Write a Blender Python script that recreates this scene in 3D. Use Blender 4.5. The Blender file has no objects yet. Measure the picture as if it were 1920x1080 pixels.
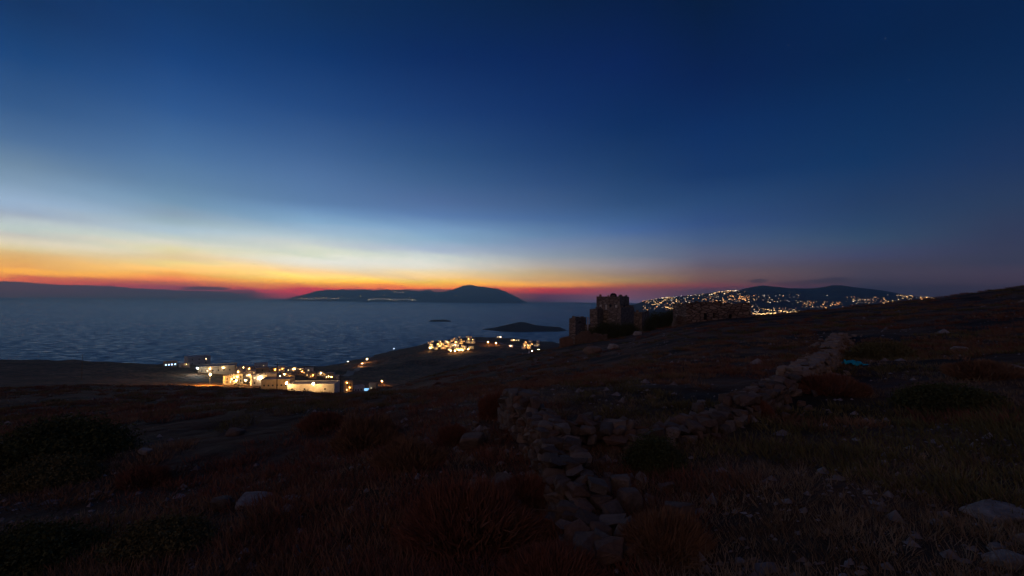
import bpy, bmesh, math, random
import numpy as np
from mathutils import Matrix, Vector

# ----------------------------------------------------------------- camera, sky, exposure
S = bpy.context.scene
COL = S.collection
random.seed(7)
CAMZ = 150.0                      # eye height above the sea, metres
F = 1920 * 16.0 / 36.0            # 16 mm lens on a 36 mm sensor, in photo pixels
PITCH, ROLL = math.radians(1.42), math.radians(0.62)
CR = (Matrix.Rotation(math.radians(90) + PITCH, 3, 'X') @ Matrix.Rotation(ROLL, 3, 'Z'))

cd = bpy.data.cameras.new('camera')
cam = bpy.data.objects.new('camera', cd)
COL.objects.link(cam)
cd.lens, cd.sensor_width = 16.0, 36.0
cd.clip_start, cd.clip_end = 0.05, 200000.0
cam.matrix_world = Matrix.Translation((0, 0, CAMZ)) @ CR.to_4x4()
S.camera = cam


def pix_dir(px, py):
    d = CR @ Vector(((px - 960) / F, -(py - 540) / F, -1.0))
    return d / d.y                 # forward component 1


def horizon_y(px):
    """photo row of the true horizontal at this column"""
    lo, hi = 400.0, 700.0
    for _ in range(30):
        m = (lo + hi) / 2
        if pix_dir(px, m).z > 0:
            lo = m
        else:
            hi = m
    return lo


S.view_settings.view_transform = 'Standard'
S.view_settings.look = 'None'
S.view_settings.exposure = 0.0
S.view_settings.gamma = 1.0
S.view_settings.use_curve_mapping = False
S.render.engine = 'CYCLES'
S.cycles.use_denoising = True
S.cycles.max_bounces = 4
S.cycles.diffuse_bounces = 2
S.cycles.glossy_bounces = 2
S.cycles.volume_bounces = 0
S.cycles.transmission_bounces = 2
S.cycles.sample_clamp_indirect = 1.0
S.cycles.caustics_reflective = False
S.cycles.caustics_refractive = False


def lin(c):
    r = []
    for v in c[:3]:
        v = v / 255.0
        r.append(v / 12.92 if v <= 0.04045 else ((v + 0.055) / 1.055) ** 2.4)
    return r


# --- dusk sky: the colour of the twilight arch by height above the horizon, at four bearings
# away from where the sun went down (seen from the photograph), each continued to the zenith.
SUN_AZ = math.atan((320 - 960) / F)
ARCH = {
    40: [(0, (20, 51, 96)), (100, (32, 70, 120)), (200, (55, 91, 138)), (260, (78, 112, 153)), (310, (110, 138, 166)), (345, (132, 159, 185)), (380, (152, 176, 202)), (400, (165, 180, 195)), (415, (182, 195, 198)), (430, (190, 200, 195)), (440, (200, 200, 190)), (455, (215, 205, 180)), (467, (222, 200, 155)), (478, (222, 180, 120)), (490, (226, 172, 105)), (502, (232, 168, 95)), (512, (235, 165, 85)), (518, (228, 145, 80)), (523, (212, 112, 80)), (535, (180, 85, 80)), (556, (140, 85, 92))],
    320: [(0, (20, 52, 98)), (100, (28, 66, 120)), (200, (48, 87, 141)), (280, (75, 112, 157)), (340, (98, 133, 168)), (380, (118, 150, 178)), (400, (140, 164, 183)), (415, (155, 178, 191)), (430, (175, 195, 205)), (445, (200, 208, 200)), (455, (212, 212, 198)), (470, (222, 212, 175)), (485, (228, 205, 155)), (495, (238, 205, 135)), (508, (246, 190, 112)), (517, (232, 155, 92)), (526, (238, 120, 90)), (534, (215, 95, 85)), (540, (165, 80, 95)), (557, (110, 80, 100))],
    580: [(0, (14, 44, 89)), (100, (20, 55, 107)), (200, (38, 74, 127)), (280, (62, 97, 146)), (330, (80, 114, 159)), (380, (95, 129, 171)), (395, (110, 146, 185)), (415, (135, 170, 200)), (430, (160, 186, 206)), (445, (180, 198, 206)), (460, (198, 208, 205)), (475, (218, 222, 205)), (487, (232, 228, 212)), (498, (245, 225, 190)), (512, (252, 215, 150)), (522, (253, 210, 115)), (530, (250, 185, 80)), (536, (240, 140, 70)), (542, (205, 80, 85)), (549, (170, 70, 90)), (560, (100, 65, 90))],
    800: [(0, (11, 38, 80)), (105, (14, 46, 96)), (210, (30, 63, 115)), (290, (48, 82, 129)), (340, (64, 97, 142)), (380, (80, 110, 155)), (405, (95, 129, 175)), (430, (125, 160, 195)), (450, (145, 175, 200)), (470, (172, 188, 205)), (485, (205, 212, 208)), (500, (228, 222, 205)), (512, (240, 215, 170)), (520, (245, 205, 140)), (528, (248, 185, 95)), (534, (250, 160, 75)), (541, (240, 105, 55)), (548, (190, 75, 85)), (562, (90, 65, 95))],
    1020: [(0, (9, 32, 71)), (105, (11, 40, 89)), (210, (21, 51, 102)), (290, (34, 65, 113)), (340, (48, 78, 124)), (380, (62, 92, 136)), (410, (74, 106, 152)), (440, (100, 130, 167)), (460, (122, 142, 172)), (480, (145, 155, 168)), (497, (170, 165, 160)), (512, (188, 165, 135)), (525, (210, 158, 105)), (535, (222, 145, 85)), (541, (185, 80, 72)), (546, (165, 62, 72)), (553, (105, 60, 85)), (564, (72, 62, 85))],
    1180: [(0, (8, 30, 68)), (120, (11, 38, 86)), (240, (18, 49, 96)), (320, (32, 63, 107)), (380, (48, 79, 122)), (410, (60, 92, 137)), (430, (72, 102, 150)), (455, (95, 115, 147)), (480, (115, 125, 145)), (500, (135, 130, 138)), (515, (145, 125, 115)), (528, (155, 115, 92)), (537, (140, 82, 82)), (547, (112, 72, 92)), (565, (80, 68, 90))],
    1320: [(0, (6, 28, 64)), (150, (10, 37, 82)), (250, (17, 48, 96)), (330, (28, 58, 104)), (380, (42, 72, 116)), (420, (54, 81, 128)), (450, (72, 92, 128)), (480, (90, 95, 120)), (500, (98, 90, 105)), (515, (110, 88, 92)), (527, (110, 80, 84)), (537, (100, 65, 80)), (545, (82, 65, 85)), (567, (75, 60, 80))],
    1620: [(0, (8, 33, 72)), (100, (9, 37, 77)), (200, (14, 45, 88)), (300, (22, 54, 97)), (380, (37, 62, 100)), (420, (45, 70, 105)), (450, (55, 75, 105)), (480, (65, 70, 98)), (500, (68, 66, 86)), (515, (66, 63, 82)), (535, (64, 60, 78)), (570, (58, 54, 72))],
    1880: [(0, (10, 34, 72)), (100, (12, 40, 80)), (200, (18, 46, 87)), (300, (30, 53, 92)), (380, (42, 60, 92)), (440, (50, 60, 88)), (490, (56, 59, 82)), (530, (58, 55, 75)), (572, (50, 46, 62))],
}
RMAX = 90.0
CAL = False


GAIN = {
    40: [[0.555, 0.968, 1.08], [0.539, 0.973, 1.125], [0.942, 1.085, 1.155], [1.134, 1.174, 1.214], [1.275, 1.281, 1.269], [1.389, 1.386, 1.376], [1.531, 1.541, 1.539], [1.53, 1.48, 1.488], [1.798, 1.759, 1.721], [1.853, 1.899, 1.833], [1.936, 1.814, 1.77], [2.365, 2.332, 2.18], [2.462, 2.404, 2.036], [2.855, 2.619, 1.839], [3.545, 3.294, 1.774], [4.602, 4.131, 1.921], [7.941, 7.307, 0.795], [9.0, 8.207, 0.393], [9.0, 5.381, 0.697], [9.0, 3.848, 1.03], [9.0, 3.848, 1.03]],
    320: [[0.509, 0.973, 1.113], [0.474, 0.937, 1.105], [0.872, 1.067, 1.145], [1.097, 1.177, 1.22], [1.232, 1.246, 1.259], [1.346, 1.387, 1.37], [1.413, 1.388, 1.391], [1.497, 1.493, 1.444], [1.647, 1.673, 1.705], [1.822, 1.78, 1.671], [2.006, 1.957, 1.943], [2.134, 2.113, 1.797], [2.473, 2.248, 2.044], [2.927, 3.067, 2.51], [4.757, 4.307, 2.502], [5.291, 5.061, 1.007], [9.0, 7.772, 1.943], [9.0, 9.0, 1.004], [9.0, 3.482, 3.88], [9.0, 3.482, 3.88]],
    580: [[0.498, 0.954, 0.99], [0.304, 0.896, 1.08], [0.761, 0.992, 1.1], [1.048, 1.107, 1.147], [1.148, 1.183, 1.221], [1.189, 1.23, 1.261], [1.35, 1.389, 1.406], [1.39, 1.44, 1.448], [1.542, 1.538, 1.534], [1.685, 1.666, 1.625], [1.78, 1.701, 1.726], [1.968, 1.968, 1.76], [2.386, 2.421, 2.496], [2.647, 2.643, 2.585], [3.674, 3.288, 2.738], [5.116, 5.604, 4.099], [9.0, 8.16, 0.3], [9.0, 7.204, 0.3], [9.0, 1.132, 1.424], [9.0, 1.132, 1.424], [9.0, 1.132, 1.424]],
    800: [[0.3, 0.909, 1.014], [0.3, 0.801, 1.044], [0.646, 0.924, 1.081], [0.9, 1.047, 1.104], [1.064, 1.13, 1.162], [1.223, 1.206, 1.258], [1.184, 1.233, 1.29], [1.452, 1.472, 1.482], [1.445, 1.543, 1.547], [1.778, 1.711, 1.731], [2.137, 2.106, 2.002], [2.408, 2.447, 2.46], [3.201, 3.076, 2.595], [3.999, 3.832, 3.534], [5.432, 6.216, 2.074], [9.0, 9.0, 0.3], [9.0, 9.0, 0.3], [9.0, 9.0, 0.3], [9.0, 9.0, 0.3]],
    1020: [[0.33, 0.906, 0.967], [0.3, 0.82, 1.04], [0.448, 0.897, 1.087], [0.754, 1.0, 1.096], [0.95, 1.078, 1.156], [1.159, 1.183, 1.212], [1.174, 1.241, 1.31], [1.39, 1.453, 1.443], [1.597, 1.557, 1.576], [1.758, 1.804, 1.79], [2.316, 2.202, 2.082], [2.746, 2.618, 2.114], [3.709, 3.835, 2.94], [9.0, 8.593, 1.426], [8.023, 1.719, 0.385], [9.0, 1.443, 0.377], [4.712, 1.315, 2.25], [4.712, 1.315, 2.25]],
    1180: [[0.3, 0.87, 1.04], [0.3, 0.819, 1.091], [0.3, 0.871, 1.055], [0.796, 1.033, 1.115], [0.965, 1.107, 1.179], [1.204, 1.289, 1.317], [1.243, 1.342, 1.427], [1.605, 1.563, 1.528], [1.661, 1.723, 1.708], [2.415, 2.295, 2.168], [2.959, 2.689, 2.212], [4.606, 4.908, 2.186], [9.0, 5.005, 1.237], [9.0, 4.714, 3.977], [9.0, 9.0, 9.0]],
    1320: [[0.3, 0.859, 0.873], [0.3, 0.773, 1.017], [0.375, 0.939, 1.126], [0.634, 0.973, 1.117], [1.037, 1.198, 1.245], [1.101, 1.215, 1.312], [1.321, 1.425, 1.473], [1.782, 1.698, 1.669], [2.15, 1.878, 1.687], [2.925, 2.414, 1.73], [4.037, 3.053, 1.719], [9.0, 3.179, 1.963], [5.065, 3.532, 3.289], [5.065, 3.532, 3.289]],
    1620: [[0.3, 0.975, 1.139], [0.3, 0.86, 1.003], [0.434, 0.966, 1.105], [0.569, 1.04, 1.148], [1.061, 1.162, 1.208], [1.096, 1.244, 1.295], [1.411, 1.564, 1.466], [1.82, 1.658, 1.705], [2.215, 1.817, 1.484], [2.995, 2.245, 1.818], [2.995, 2.245, 1.818], [2.995, 2.245, 1.818]],
    1880: [[0.391, 0.962, 1.071], [0.393, 0.93, 1.054], [0.672, 1.006, 1.099], [0.955, 1.078, 1.159], [1.209, 1.235, 1.224], [1.486, 1.343, 1.312], [2.041, 1.765, 1.565], [5.552, 3.26, 2.26], [5.552, 3.26, 2.26]],
}
#GAIN


def el_of(px, py):
    d = pix_dir(px, py)
    return math.degrees(math.atan2(d.z, math.hypot(d.x, d.y)))


world = bpy.data.worlds.new('World')
S.world = world
world.use_nodes = True
WN, WL = world.node_tree.nodes, world.node_tree.links
WN.clear()


def wmath(op, a, b=None, c=None, clamp=False):
    n = WN.new('ShaderNodeMath')
    n.operation, n.use_clamp = op, clamp
    for i, v in enumerate((a, b, c)):
        if v is None:
            continue
        if isinstance(v, (int, float)):
            n.inputs[i].default_value = v
        else:
            WL.new(v, n.inputs[i])
    return n.outputs[0]


def wmap(v, a0, a1, b0=0.0, b1=1.0, interp='SMOOTHSTEP'):
    n = WN.new('ShaderNodeMapRange')
    n.interpolation_type = interp
    WL.new(v, n.inputs[0])
    for i, q in zip((1, 2, 3, 4), (a0, a1, b0, b1)):
        n.inputs[i].default_value = q
    return n.outputs[0]


def wmix(f, a, b, mode='MIX'):
    n = WN.new('ShaderNodeMix')
    n.data_type, n.blend_type = 'RGBA', mode
    for s, v in ((n.inputs[0], f), (n.inputs[6], a), (n.inputs[7], b)):
        if isinstance(v, (int, float)):
            s.default_value = v
        elif isinstance(v, (tuple, list)):
            s.default_value = (*v[:3], 1)
        else:
            WL.new(v, s)
    return n.outputs[2]


tc = WN.new('ShaderNodeTexCoord')
sx = WN.new('ShaderNodeSeparateXYZ')
WL.new(tc.outputs['Generated'], sx.inputs[0])
el = wmath('MULTIPLY', wmath('ARCSINE', sx.outputs[2]), 180 / math.pi)
az = wmath('ARCTAN2', sx.outputs[0], sx.outputs[1])
daz = wmath('SUBTRACT', az, SUN_AZ)
daz = wmath('ABSOLUTE', wmath('MULTIPLY', wmath('WRAP', daz, math.pi, -math.pi), 180 / math.pi))
# soft wisps in the glow, drawn out and sinking to the right
azd = wmath('MULTIPLY', az, 180 / math.pi)
cv = WN.new('ShaderNodeCombineXYZ')
WL.new(wmath('MULTIPLY', azd, 0.045), cv.inputs[0])
WL.new(wmath('ADD', wmath('MULTIPLY', el, 0.55), wmath('MULTIPLY', azd, 0.075)), cv.inputs[1])
nz = WN.new('ShaderNodeTexNoise')
nz.inputs['Scale'].default_value, nz.inputs['Detail'].default_value = 1.0, 5
nz.inputs['Roughness'].default_value = 0.55
WL.new(cv.outputs[0], nz.inputs['Vector'])
wob = wmath('MULTIPLY', wmath('SUBTRACT', nz.outputs['Fac'], 0.5), wmap(azd, 8, -22, 0.35, 1.0))
el2 = wmath('ADD', el, wmath('MULTIPLY', wob, wmap(wmath('ABSOLUTE', wmath('SUBTRACT', el, 4.0)), 2.0, 9, 2.1 if not CAL else 0.0, 0.0)))
fac = wmath('SQRT', wmath('DIVIDE', wmath('MAXIMUM', el2, 0.0), RMAX, None, True))


def arch_ramp(px):
    g = GAIN.get(px) or [(1, 1, 1)] * len(ARCH[px])
    st = sorted((max(el_of(px, y), 0.0), [a * b for a, b in zip(lin(c), k)]) for (y, c), k in zip(ARCH[px], g))
    # the sky goes on to the zenith, a little darker, the same from every bearing
    z = [0.0034, 0.0140, 0.052]
    top = st[-1]
    st.append((60.0, [0.35 * a + 0.65 * b for a, b in zip(top[1], z)]))
    st.append((90.0, z))
    n = WN.new('ShaderNodeValToRGB')
    cr = n.color_ramp
    WL.new(fac, n.inputs[0])
    while len(cr.elements) < len(st):
        cr.elements.new(0.5)
    for e, (x, c) in zip(cr.elements, st):
        e.position = math.sqrt(x / RMAX)
    for e, (x, c) in zip(cr.elements, st):
        e.position = math.sqrt(x / RMAX)
        e.color = (*c, 1)
    return n.outputs[0]


def bearing(px):
    return abs(math.degrees(math.atan((px - 960) / F) - SUN_AZ))


cols = [320, 580, 800, 1020, 1180, 1320, 1620, 1880]
sky = arch_ramp(cols[0])
for p0, p1 in zip(cols, cols[1:]):
    last = arch_ramp(p1)
    sky = wmix(wmap(daz, bearing(p0), bearing(p1), 0, 1, 'LINEAR'), sky, last)
dimmer = wmix(1.0, last, (1.0, 0.97, 0.92), 'MULTIPLY')
sky = wmix(wmap(daz, 92, 170), sky, dimmer)
# the smoky, higher orange on the left flank of the glow
flank = wmath('MULTIPLY', wmap(azd, -37.5, -47, 0, 1, 'LINEAR'), wmap(azd, -75, -53))
sky = wmix(flank, sky, arch_ramp(40))

# low cloud bank along the sea horizon, and small flat clouds
mp2 = WN.new('ShaderNodeMapping')
mp2.inputs['Scale'].default_value = (14, 14, 90)
WL.new(tc.outputs['Generated'], mp2.inputs[0])
nz2 = WN.new('ShaderNodeTexNoise')
nz2.inputs['Scale'].default_value, nz2.inputs['Detail'].default_value = 1.6, 6
WL.new(mp2.outputs[0], nz2.inputs['Vector'])
cn = wmath('SUBTRACT', nz2.outputs['Fac'], 0.5)
banktop = wmath('ADD', wmap(azd, -52, -27, 1.12, 0.3, 'LINEAR'), wmath('MULTIPLY', cn, 0.55))
bank = wmath('MULTIPLY', wmap(wmath('SUBTRACT', banktop, el), -0.05, 0.06), wmap(azd, -26, -31))
sky = wmix(wmath('MULTIPLY', bank, 0.0 if CAL else 0.93), sky, lin((84, 72, 92)))


def cloud(px, py, wpx, hpx, dens, colr):
    """a small flat cloud at a bearing and height"""
    d = pix_dir(px, py)
    a0 = math.degrees(math.atan2(d.x, d.y))
    e0 = el_of(px, py)
    k = math.sqrt(1 + ((px - 960) / F) ** 2)
    wa, he = math.degrees(wpx / F) / k ** 2, math.degrees(hpx / F) / k
    qa = wmath('DIVIDE', wmath('SUBTRACT', azd, a0), wa)
    qe = wmath('DIVIDE', wmath('SUBTRACT', el, e0), he)
    r = wmath('ADD', wmath('MULTIPLY', qa, qa), wmath('MULTIPLY', qe, qe))
    r = wmath('ADD', wmath('SQRT', r), wmath('MULTIPLY', cn, 2.4))
    return wmath('MULTIPLY', wmap(r, 1.15, 0.45), dens), colr


for args in ((390, 541, 55, 4, 0.85, (70, 58, 82)), (455, 547, 60, 4, 0.7, (88, 62, 84)), (1424, 527, 22, 5, 0.55, (52, 47, 66)),
             (1490, 530, 50, 5, 0.35, (56, 50, 68)), (1565, 526, 42, 6, 0.5, (52, 48, 66)), (700, 545, 60, 4, 0.8, (44, 54, 78)),
             (800, 545, 70, 4, 0.8, (44, 54, 78)), (20, 530, 60, 4, 0.7, (96, 70, 84))):
    m, c = cloud(*args)
    if CAL:
        break
    sky = wmix(m, sky, lin(c))

# the first faint stars
for px, py, b in ((1160, 72, .10), (1478, 85, .09), (1660, 72, .10), (1705, 150, .08), (1280, 187, .06), (1403, 412, .06), (545, 100, .05),
                  (690, 60, .05), (1490, 262, .05), (1810, 310, .05), (1030, 320, .04), (860, 250, .03), (1600, 210, .04)):
    d = pix_dir(px, py).normalized()
    dt = WN.new('ShaderNodeVectorMath')
    dt.operation = 'DISTANCE'
    WL.new(tc.outputs['Generated'], dt.inputs[0])
    dt.inputs[1].default_value = d
    m = wmap(dt.outputs['Value'], 0.0003, 0.0012, b * 1.6, 0.0)
    sky = wmix(m, sky, (0.9, 0.95, 1.0), 'ADD')

bg = WN.new('ShaderNodeBackground')
bg.inputs['Strength'].default_value = 1.0
WL.new(sky, bg.inputs['Color'])
wo = WN.new('ShaderNodeOutputWorld')
WL.new(bg.outputs[0], wo.inputs['Surface'])
world.cycles.sampling_method = 'MANUAL'
world.cycles.sample_map_resolution = 512

# added soft warm fill from behind the camera, against the blue skylight
sd = bpy.data.lights.new('warm_fill', 'SUN')
sd.energy, sd.angle, sd.color = 0.17, math.radians(50), (1.0, 0.60, 0.40)
so = bpy.data.objects.new('warm_fill', sd)
COL.objects.link(so)
s_az, s_el = math.radians(-163), math.radians(28)
so.rotation_euler = Vector((math.sin(s_az) * math.cos(s_el), math.cos(s_az) * math.cos(s_el), math.sin(s_el))).to_track_quat('Z', 'Y').to_euler()

# ----------------------------------------------------------------- helpers


def put(name, mesh, mat=None, parent=None, loc=None, rot=None, scale=None):
    o = bpy.data.objects.new(name, mesh)
    COL.objects.link(o)
    if mat is not None and mesh is not None and not mesh.materials:
        mesh.materials.append(mat)
    if parent is not None:
        o.parent = parent
    if loc is not None:
        o.location = loc
    if rot is not None:
        o.rotation_euler = rot
    if scale is not None:
        o.scale = scale
    return o


def tag(o, label=None, cat=None, group=None, kind=None):
    if label:
        o['label'] = label
    if cat:
        o['category'] = cat
    if group:
        o['group'] = group
    if kind:
        o['kind'] = kind
    return o


def empty(name, loc, rz=0.0, label=None, cat=None, group=None):
    o = bpy.data.objects.new(name, None)
    COL.objects.link(o)
    o.empty_display_size = 0.3
    o.location = loc
    o.rotation_euler = (0, 0, rz)
    return tag(o, label, cat, group)


def np_mesh(name, V, Fc, smooth=False):
    """mesh from numpy vertices and an (n,3) or (n,4) face array"""
    m = bpy.data.meshes.new(name)
    V = np.asarray(V, dtype=np.float32)
    Fc = np.asarray(Fc, dtype=np.int32)
    n, k = Fc.shape
    m.vertices.add(len(V))
    m.vertices.foreach_set('co', V.ravel())
    m.loops.add(n * k)
    m.loops.foreach_set('vertex_index', Fc.ravel())
    m.polygons.add(n)
    m.polygons.foreach_set('loop_start', np.arange(0, n * k, k, dtype=np.int32))
    m.polygons.foreach_set('loop_total', np.full(n, k, dtype=np.int32))
    m.polygons.foreach_set('use_smooth', np.full(n, smooth, dtype=bool))
    m.update(calc_edges=True)
    return m


class MB:
    """collects boxes, prisms and tubes for one mesh"""

    def __init__(self):
        self.v, self.f = [], []

    def add(self, vs, fs):
        b = len(self.v)
        self.v += [tuple(p) for p in vs]
        self.f += [tuple(b + i for i in q) for q in fs]
        return self

    def box(self, x0, x1, y0, y1, z0, z1, top=1.0):
        cx, cy = (x0 + x1) / 2, (y0 + y1) / 2
        t = lambda x, y: (cx + (x - cx) * top, cy + (y - cy) * top, z1)
        return self.add([(x0, y0, z0), (x1, y0, z0), (x1, y1, z0), (x0, y1, z0), t(x0, y0), t(x1, y0), t(x1, y1), t(x0, y1)],
                        [(3, 2, 1, 0), (4, 5, 6, 7), (0, 1, 5, 4), (1, 2, 6, 5), (2, 3, 7, 6), (3, 0, 4, 7)])

    def tube(self, p, q, r0, r1, n=8):
        p, q = Vector(p), Vector(q)
        d = (q - p).normalized()
        a = d.orthogonal().normalized()
        b = d.cross(a)
        vs = []
        for c, r in ((p, r0), (q, r1)):
            for k in range(n):
                t = 2 * math.pi * k / n
                vs.append(c + a * r * math.cos(t) + b * r * math.sin(t))
        fs = [(k, (k + 1) % n, n + (k + 1) % n, n + k) for k in range(n)]
        fs += [tuple(range(n - 1, -1, -1)), tuple(range(n, 2 * n))]
        return self.add(vs, fs)

    def lathe(self, prof, n=10, c=(0, 0, 0)):
        vs = [(c[0] + r * math.cos(2 * math.pi * k / n), c[1] + r * math.sin(2 * math.pi * k / n), c[2] + z) for r, z in prof for k in range(n)]
        fs = []
        for i in range(len(prof) - 1):
            fs += [(i * n + k, i * n + (k + 1) % n, (i + 1) * n + (k + 1) % n, (i + 1) * n + k) for k in range(n)]
        fs += [tuple(range(n - 1, -1, -1)), tuple(range((len(prof) - 1) * n, len(prof) * n))]
        return self.add(vs, fs)

    def wall(self, o, u, w, h, holes=(), depth=0.25, inward=None):
        """an upright wall face with real openings and reveals; o lower left corner, u unit vector along it"""
        o, u = Vector(o), Vector(u)
        inn = Vector(inward)
        xs = sorted({0, w, *[q for r in holes for q in (r[0], r[1])]})
        zs = sorted({0, h, *[q for r in holes for q in (r[2], r[3])]})
        P = lambda x, z, k=0.0: o + u * x + Vector((0, 0, z)) + inn * k
        for i in range(len(xs) - 1):
            for j in range(len(zs) - 1):
                mx, mz = (xs[i] + xs[i + 1]) / 2, (zs[j] + zs[j + 1]) / 2
                if any(r[0] < mx < r[1] and r[2] < mz < r[3] for r in holes):
                    continue
                self.add([P(xs[i], zs[j]), P(xs[i + 1], zs[j]), P(xs[i + 1], zs[j + 1]), P(xs[i], zs[j + 1])], [(0, 1, 2, 3)])
        for a, b, c, d in [r[:4] for r in holes]:
            for (x0, z0), (x1, z1) in (((a, c), (b, c)), ((b, c), (b, d)), ((b, d), (a, d)), ((a, d), (a, c))):
                self.add([P(x0, z0), P(x1, z1), P(x1, z1, depth), P(x0, z0, depth)], [(0, 1, 2, 3)])
        return self

    def mesh(self, name, mat=None, smooth=False):
        m = bpy.data.meshes.new(name)
        m.from_pydata([tuple(p) for p in self.v], [], self.f)
        if smooth:
            m.polygons.foreach_set('use_smooth', [True] * len(m.polygons))
        m.update()
        if mat:
            m.materials.append(mat)
        return m

    def build(self, name, mat, parent=None, **k):
        return put(name, self.mesh(name, mat), None, parent, **k)


# numpy value noise
_rs = np.random.RandomState(11)
_T = _rs.rand(256, 256)


def vnoise(x, y):
    x, y = np.asarray(x, float), np.asarray(y, float)
    xi, yi = np.floor(x).astype(int), np.floor(y).astype(int)
    fx, fy = x - xi, y - yi
    fx, fy = fx * fx * (3 - 2 * fx), fy * fy * (3 - 2 * fy)
    g = lambda i, j: _T[i & 255, j & 255]
    return ((g(xi, yi) * (1 - fx) + g(xi + 1, yi) * fx) * (1 - fy) + (g(xi, yi + 1) * (1 - fx) + g(xi + 1, yi + 1) * fx) * fy) * 2 - 1


def blur(A, n):
    for _ in range(3):
        for ax in (0, 1):
            P = np.concatenate([np.repeat(A.take([0], ax), n, ax), A, np.repeat(A.take([-1], ax), n, ax)], ax)
            c = np.cumsum(np.insert(P, 0, 0, axis=ax), axis=ax)
            L = A.shape[ax]
            A = (c.take(range(2 * n + 1, 2 * n + 1 + L), ax) - c.take(range(0, L), ax)) / (2 * n + 1)
    return A


# --- materials


class NT:
    def __init__(self, name, rough=0.9):
        self.m = bpy.data.materials.new(name)
        self.m.use_nodes = True
        self.N, self.L = self.m.node_tree.nodes, self.m.node_tree.links
        self.b = self.N['Principled BSDF']
        self.b.inputs['Roughness'].default_value = rough
        self.b.inputs['Specular IOR Level'].default_value = 0.2
        self.tc = self.N.new('ShaderNodeTexCoord')

    def noise(self, scale, detail=4, rough=0.55, vec=None, dist=0.0, stretch=None):
        n = self.N.new('ShaderNodeTexNoise')
        n.inputs['Scale'].default_value, n.inputs['Detail'].default_value = scale, detail
        n.inputs['Roughness'].default_value, n.inputs['Distortion'].default_value = rough, dist
        v = vec or self.tc.outputs['Object']
        if stretch:
            mp = self.N.new('ShaderNodeMapping')
            mp.inputs['Scale'].default_value = stretch
            self.L.new(v, mp.inputs[0])
            v = mp.outputs[0]
        self.L.new(v, n.inputs['Vector'])
        return n.outputs['Fac']

    def ramp(self, f, stops, interp='LINEAR'):
        n = self.N.new('ShaderNodeValToRGB')
        cr = n.color_ramp
        cr.interpolation = interp
        while len(cr.elements) < len(stops):
            cr.elements.new(0.5)
        for e, (p, c) in zip(cr.elements, stops):
            e.position, e.color = p, (*c[:3], 1) if not isinstance(c, (int, float)) else (c, c, c, 1)
        self.L.new(f, n.inputs[0])
        return n.outputs[0]

    def mix(self, f, a, b, mode='MIX'):
        n = self.N.new('ShaderNodeMix')
        n.data_type, n.blend_type = 'RGBA', mode
        for s, v in ((n.inputs[0], f), (n.inputs[6], a), (n.inputs[7], b)):
            if isinstance(v, (int, float)):
                s.default_value = v
            elif isinstance(v, (tuple, list)):
                s.default_value = (*v[:3], 1)
            else:
                self.L.new(v, s)
        return n.outputs[2]

    def bump(self, h, strength=0.5, dist=0.1, prev=None):
        n = self.N.new('ShaderNodeBump')
        n.inputs['Strength'].default_value, n.inputs['Distance'].default_value = strength, dist
        self.L.new(h, n.inputs['Height'])
        if prev:
            self.L.new(prev, n.inputs['Normal'])
        return n.outputs[0]

    def done(self, color=None, normal=None):
        if color is not None:
            if isinstance(color, (tuple, list)):
                self.b.inputs['Base Color'].default_value = (*color[:3], 1)
            else:
                self.L.new(color, self.b.inputs['Base Color'])
        if normal is not None:
            self.L.new(normal, self.b.inputs['Normal'])
        return self.m


def rand_tint(t, col, amt=0.35, lo=None):
    """vary a colour from object to object"""
    oi = t.N.new('ShaderNodeObjectInfo')
    r = t.ramp(oi.outputs['Random'], [(0, 1 - amt), (1, 1 + amt)])
    return t.mix(1.0, col, r, 'MULTIPLY')


def glow(name, col, strength, sample=True):
    m = bpy.data.materials.new(name)
    m.use_nodes = True
    b = m.node_tree.nodes['Principled BSDF']
    b.inputs['Base Color'].default_value = (0.8, 0.8, 0.8, 1)
    b.inputs['Emission Color'].default_value = (*col, 1)
    b.inputs['Emission Strength'].default_value = strength
    m.cycles.emission_sampling = 'AUTO' if sample else 'NONE'
    return m

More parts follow.
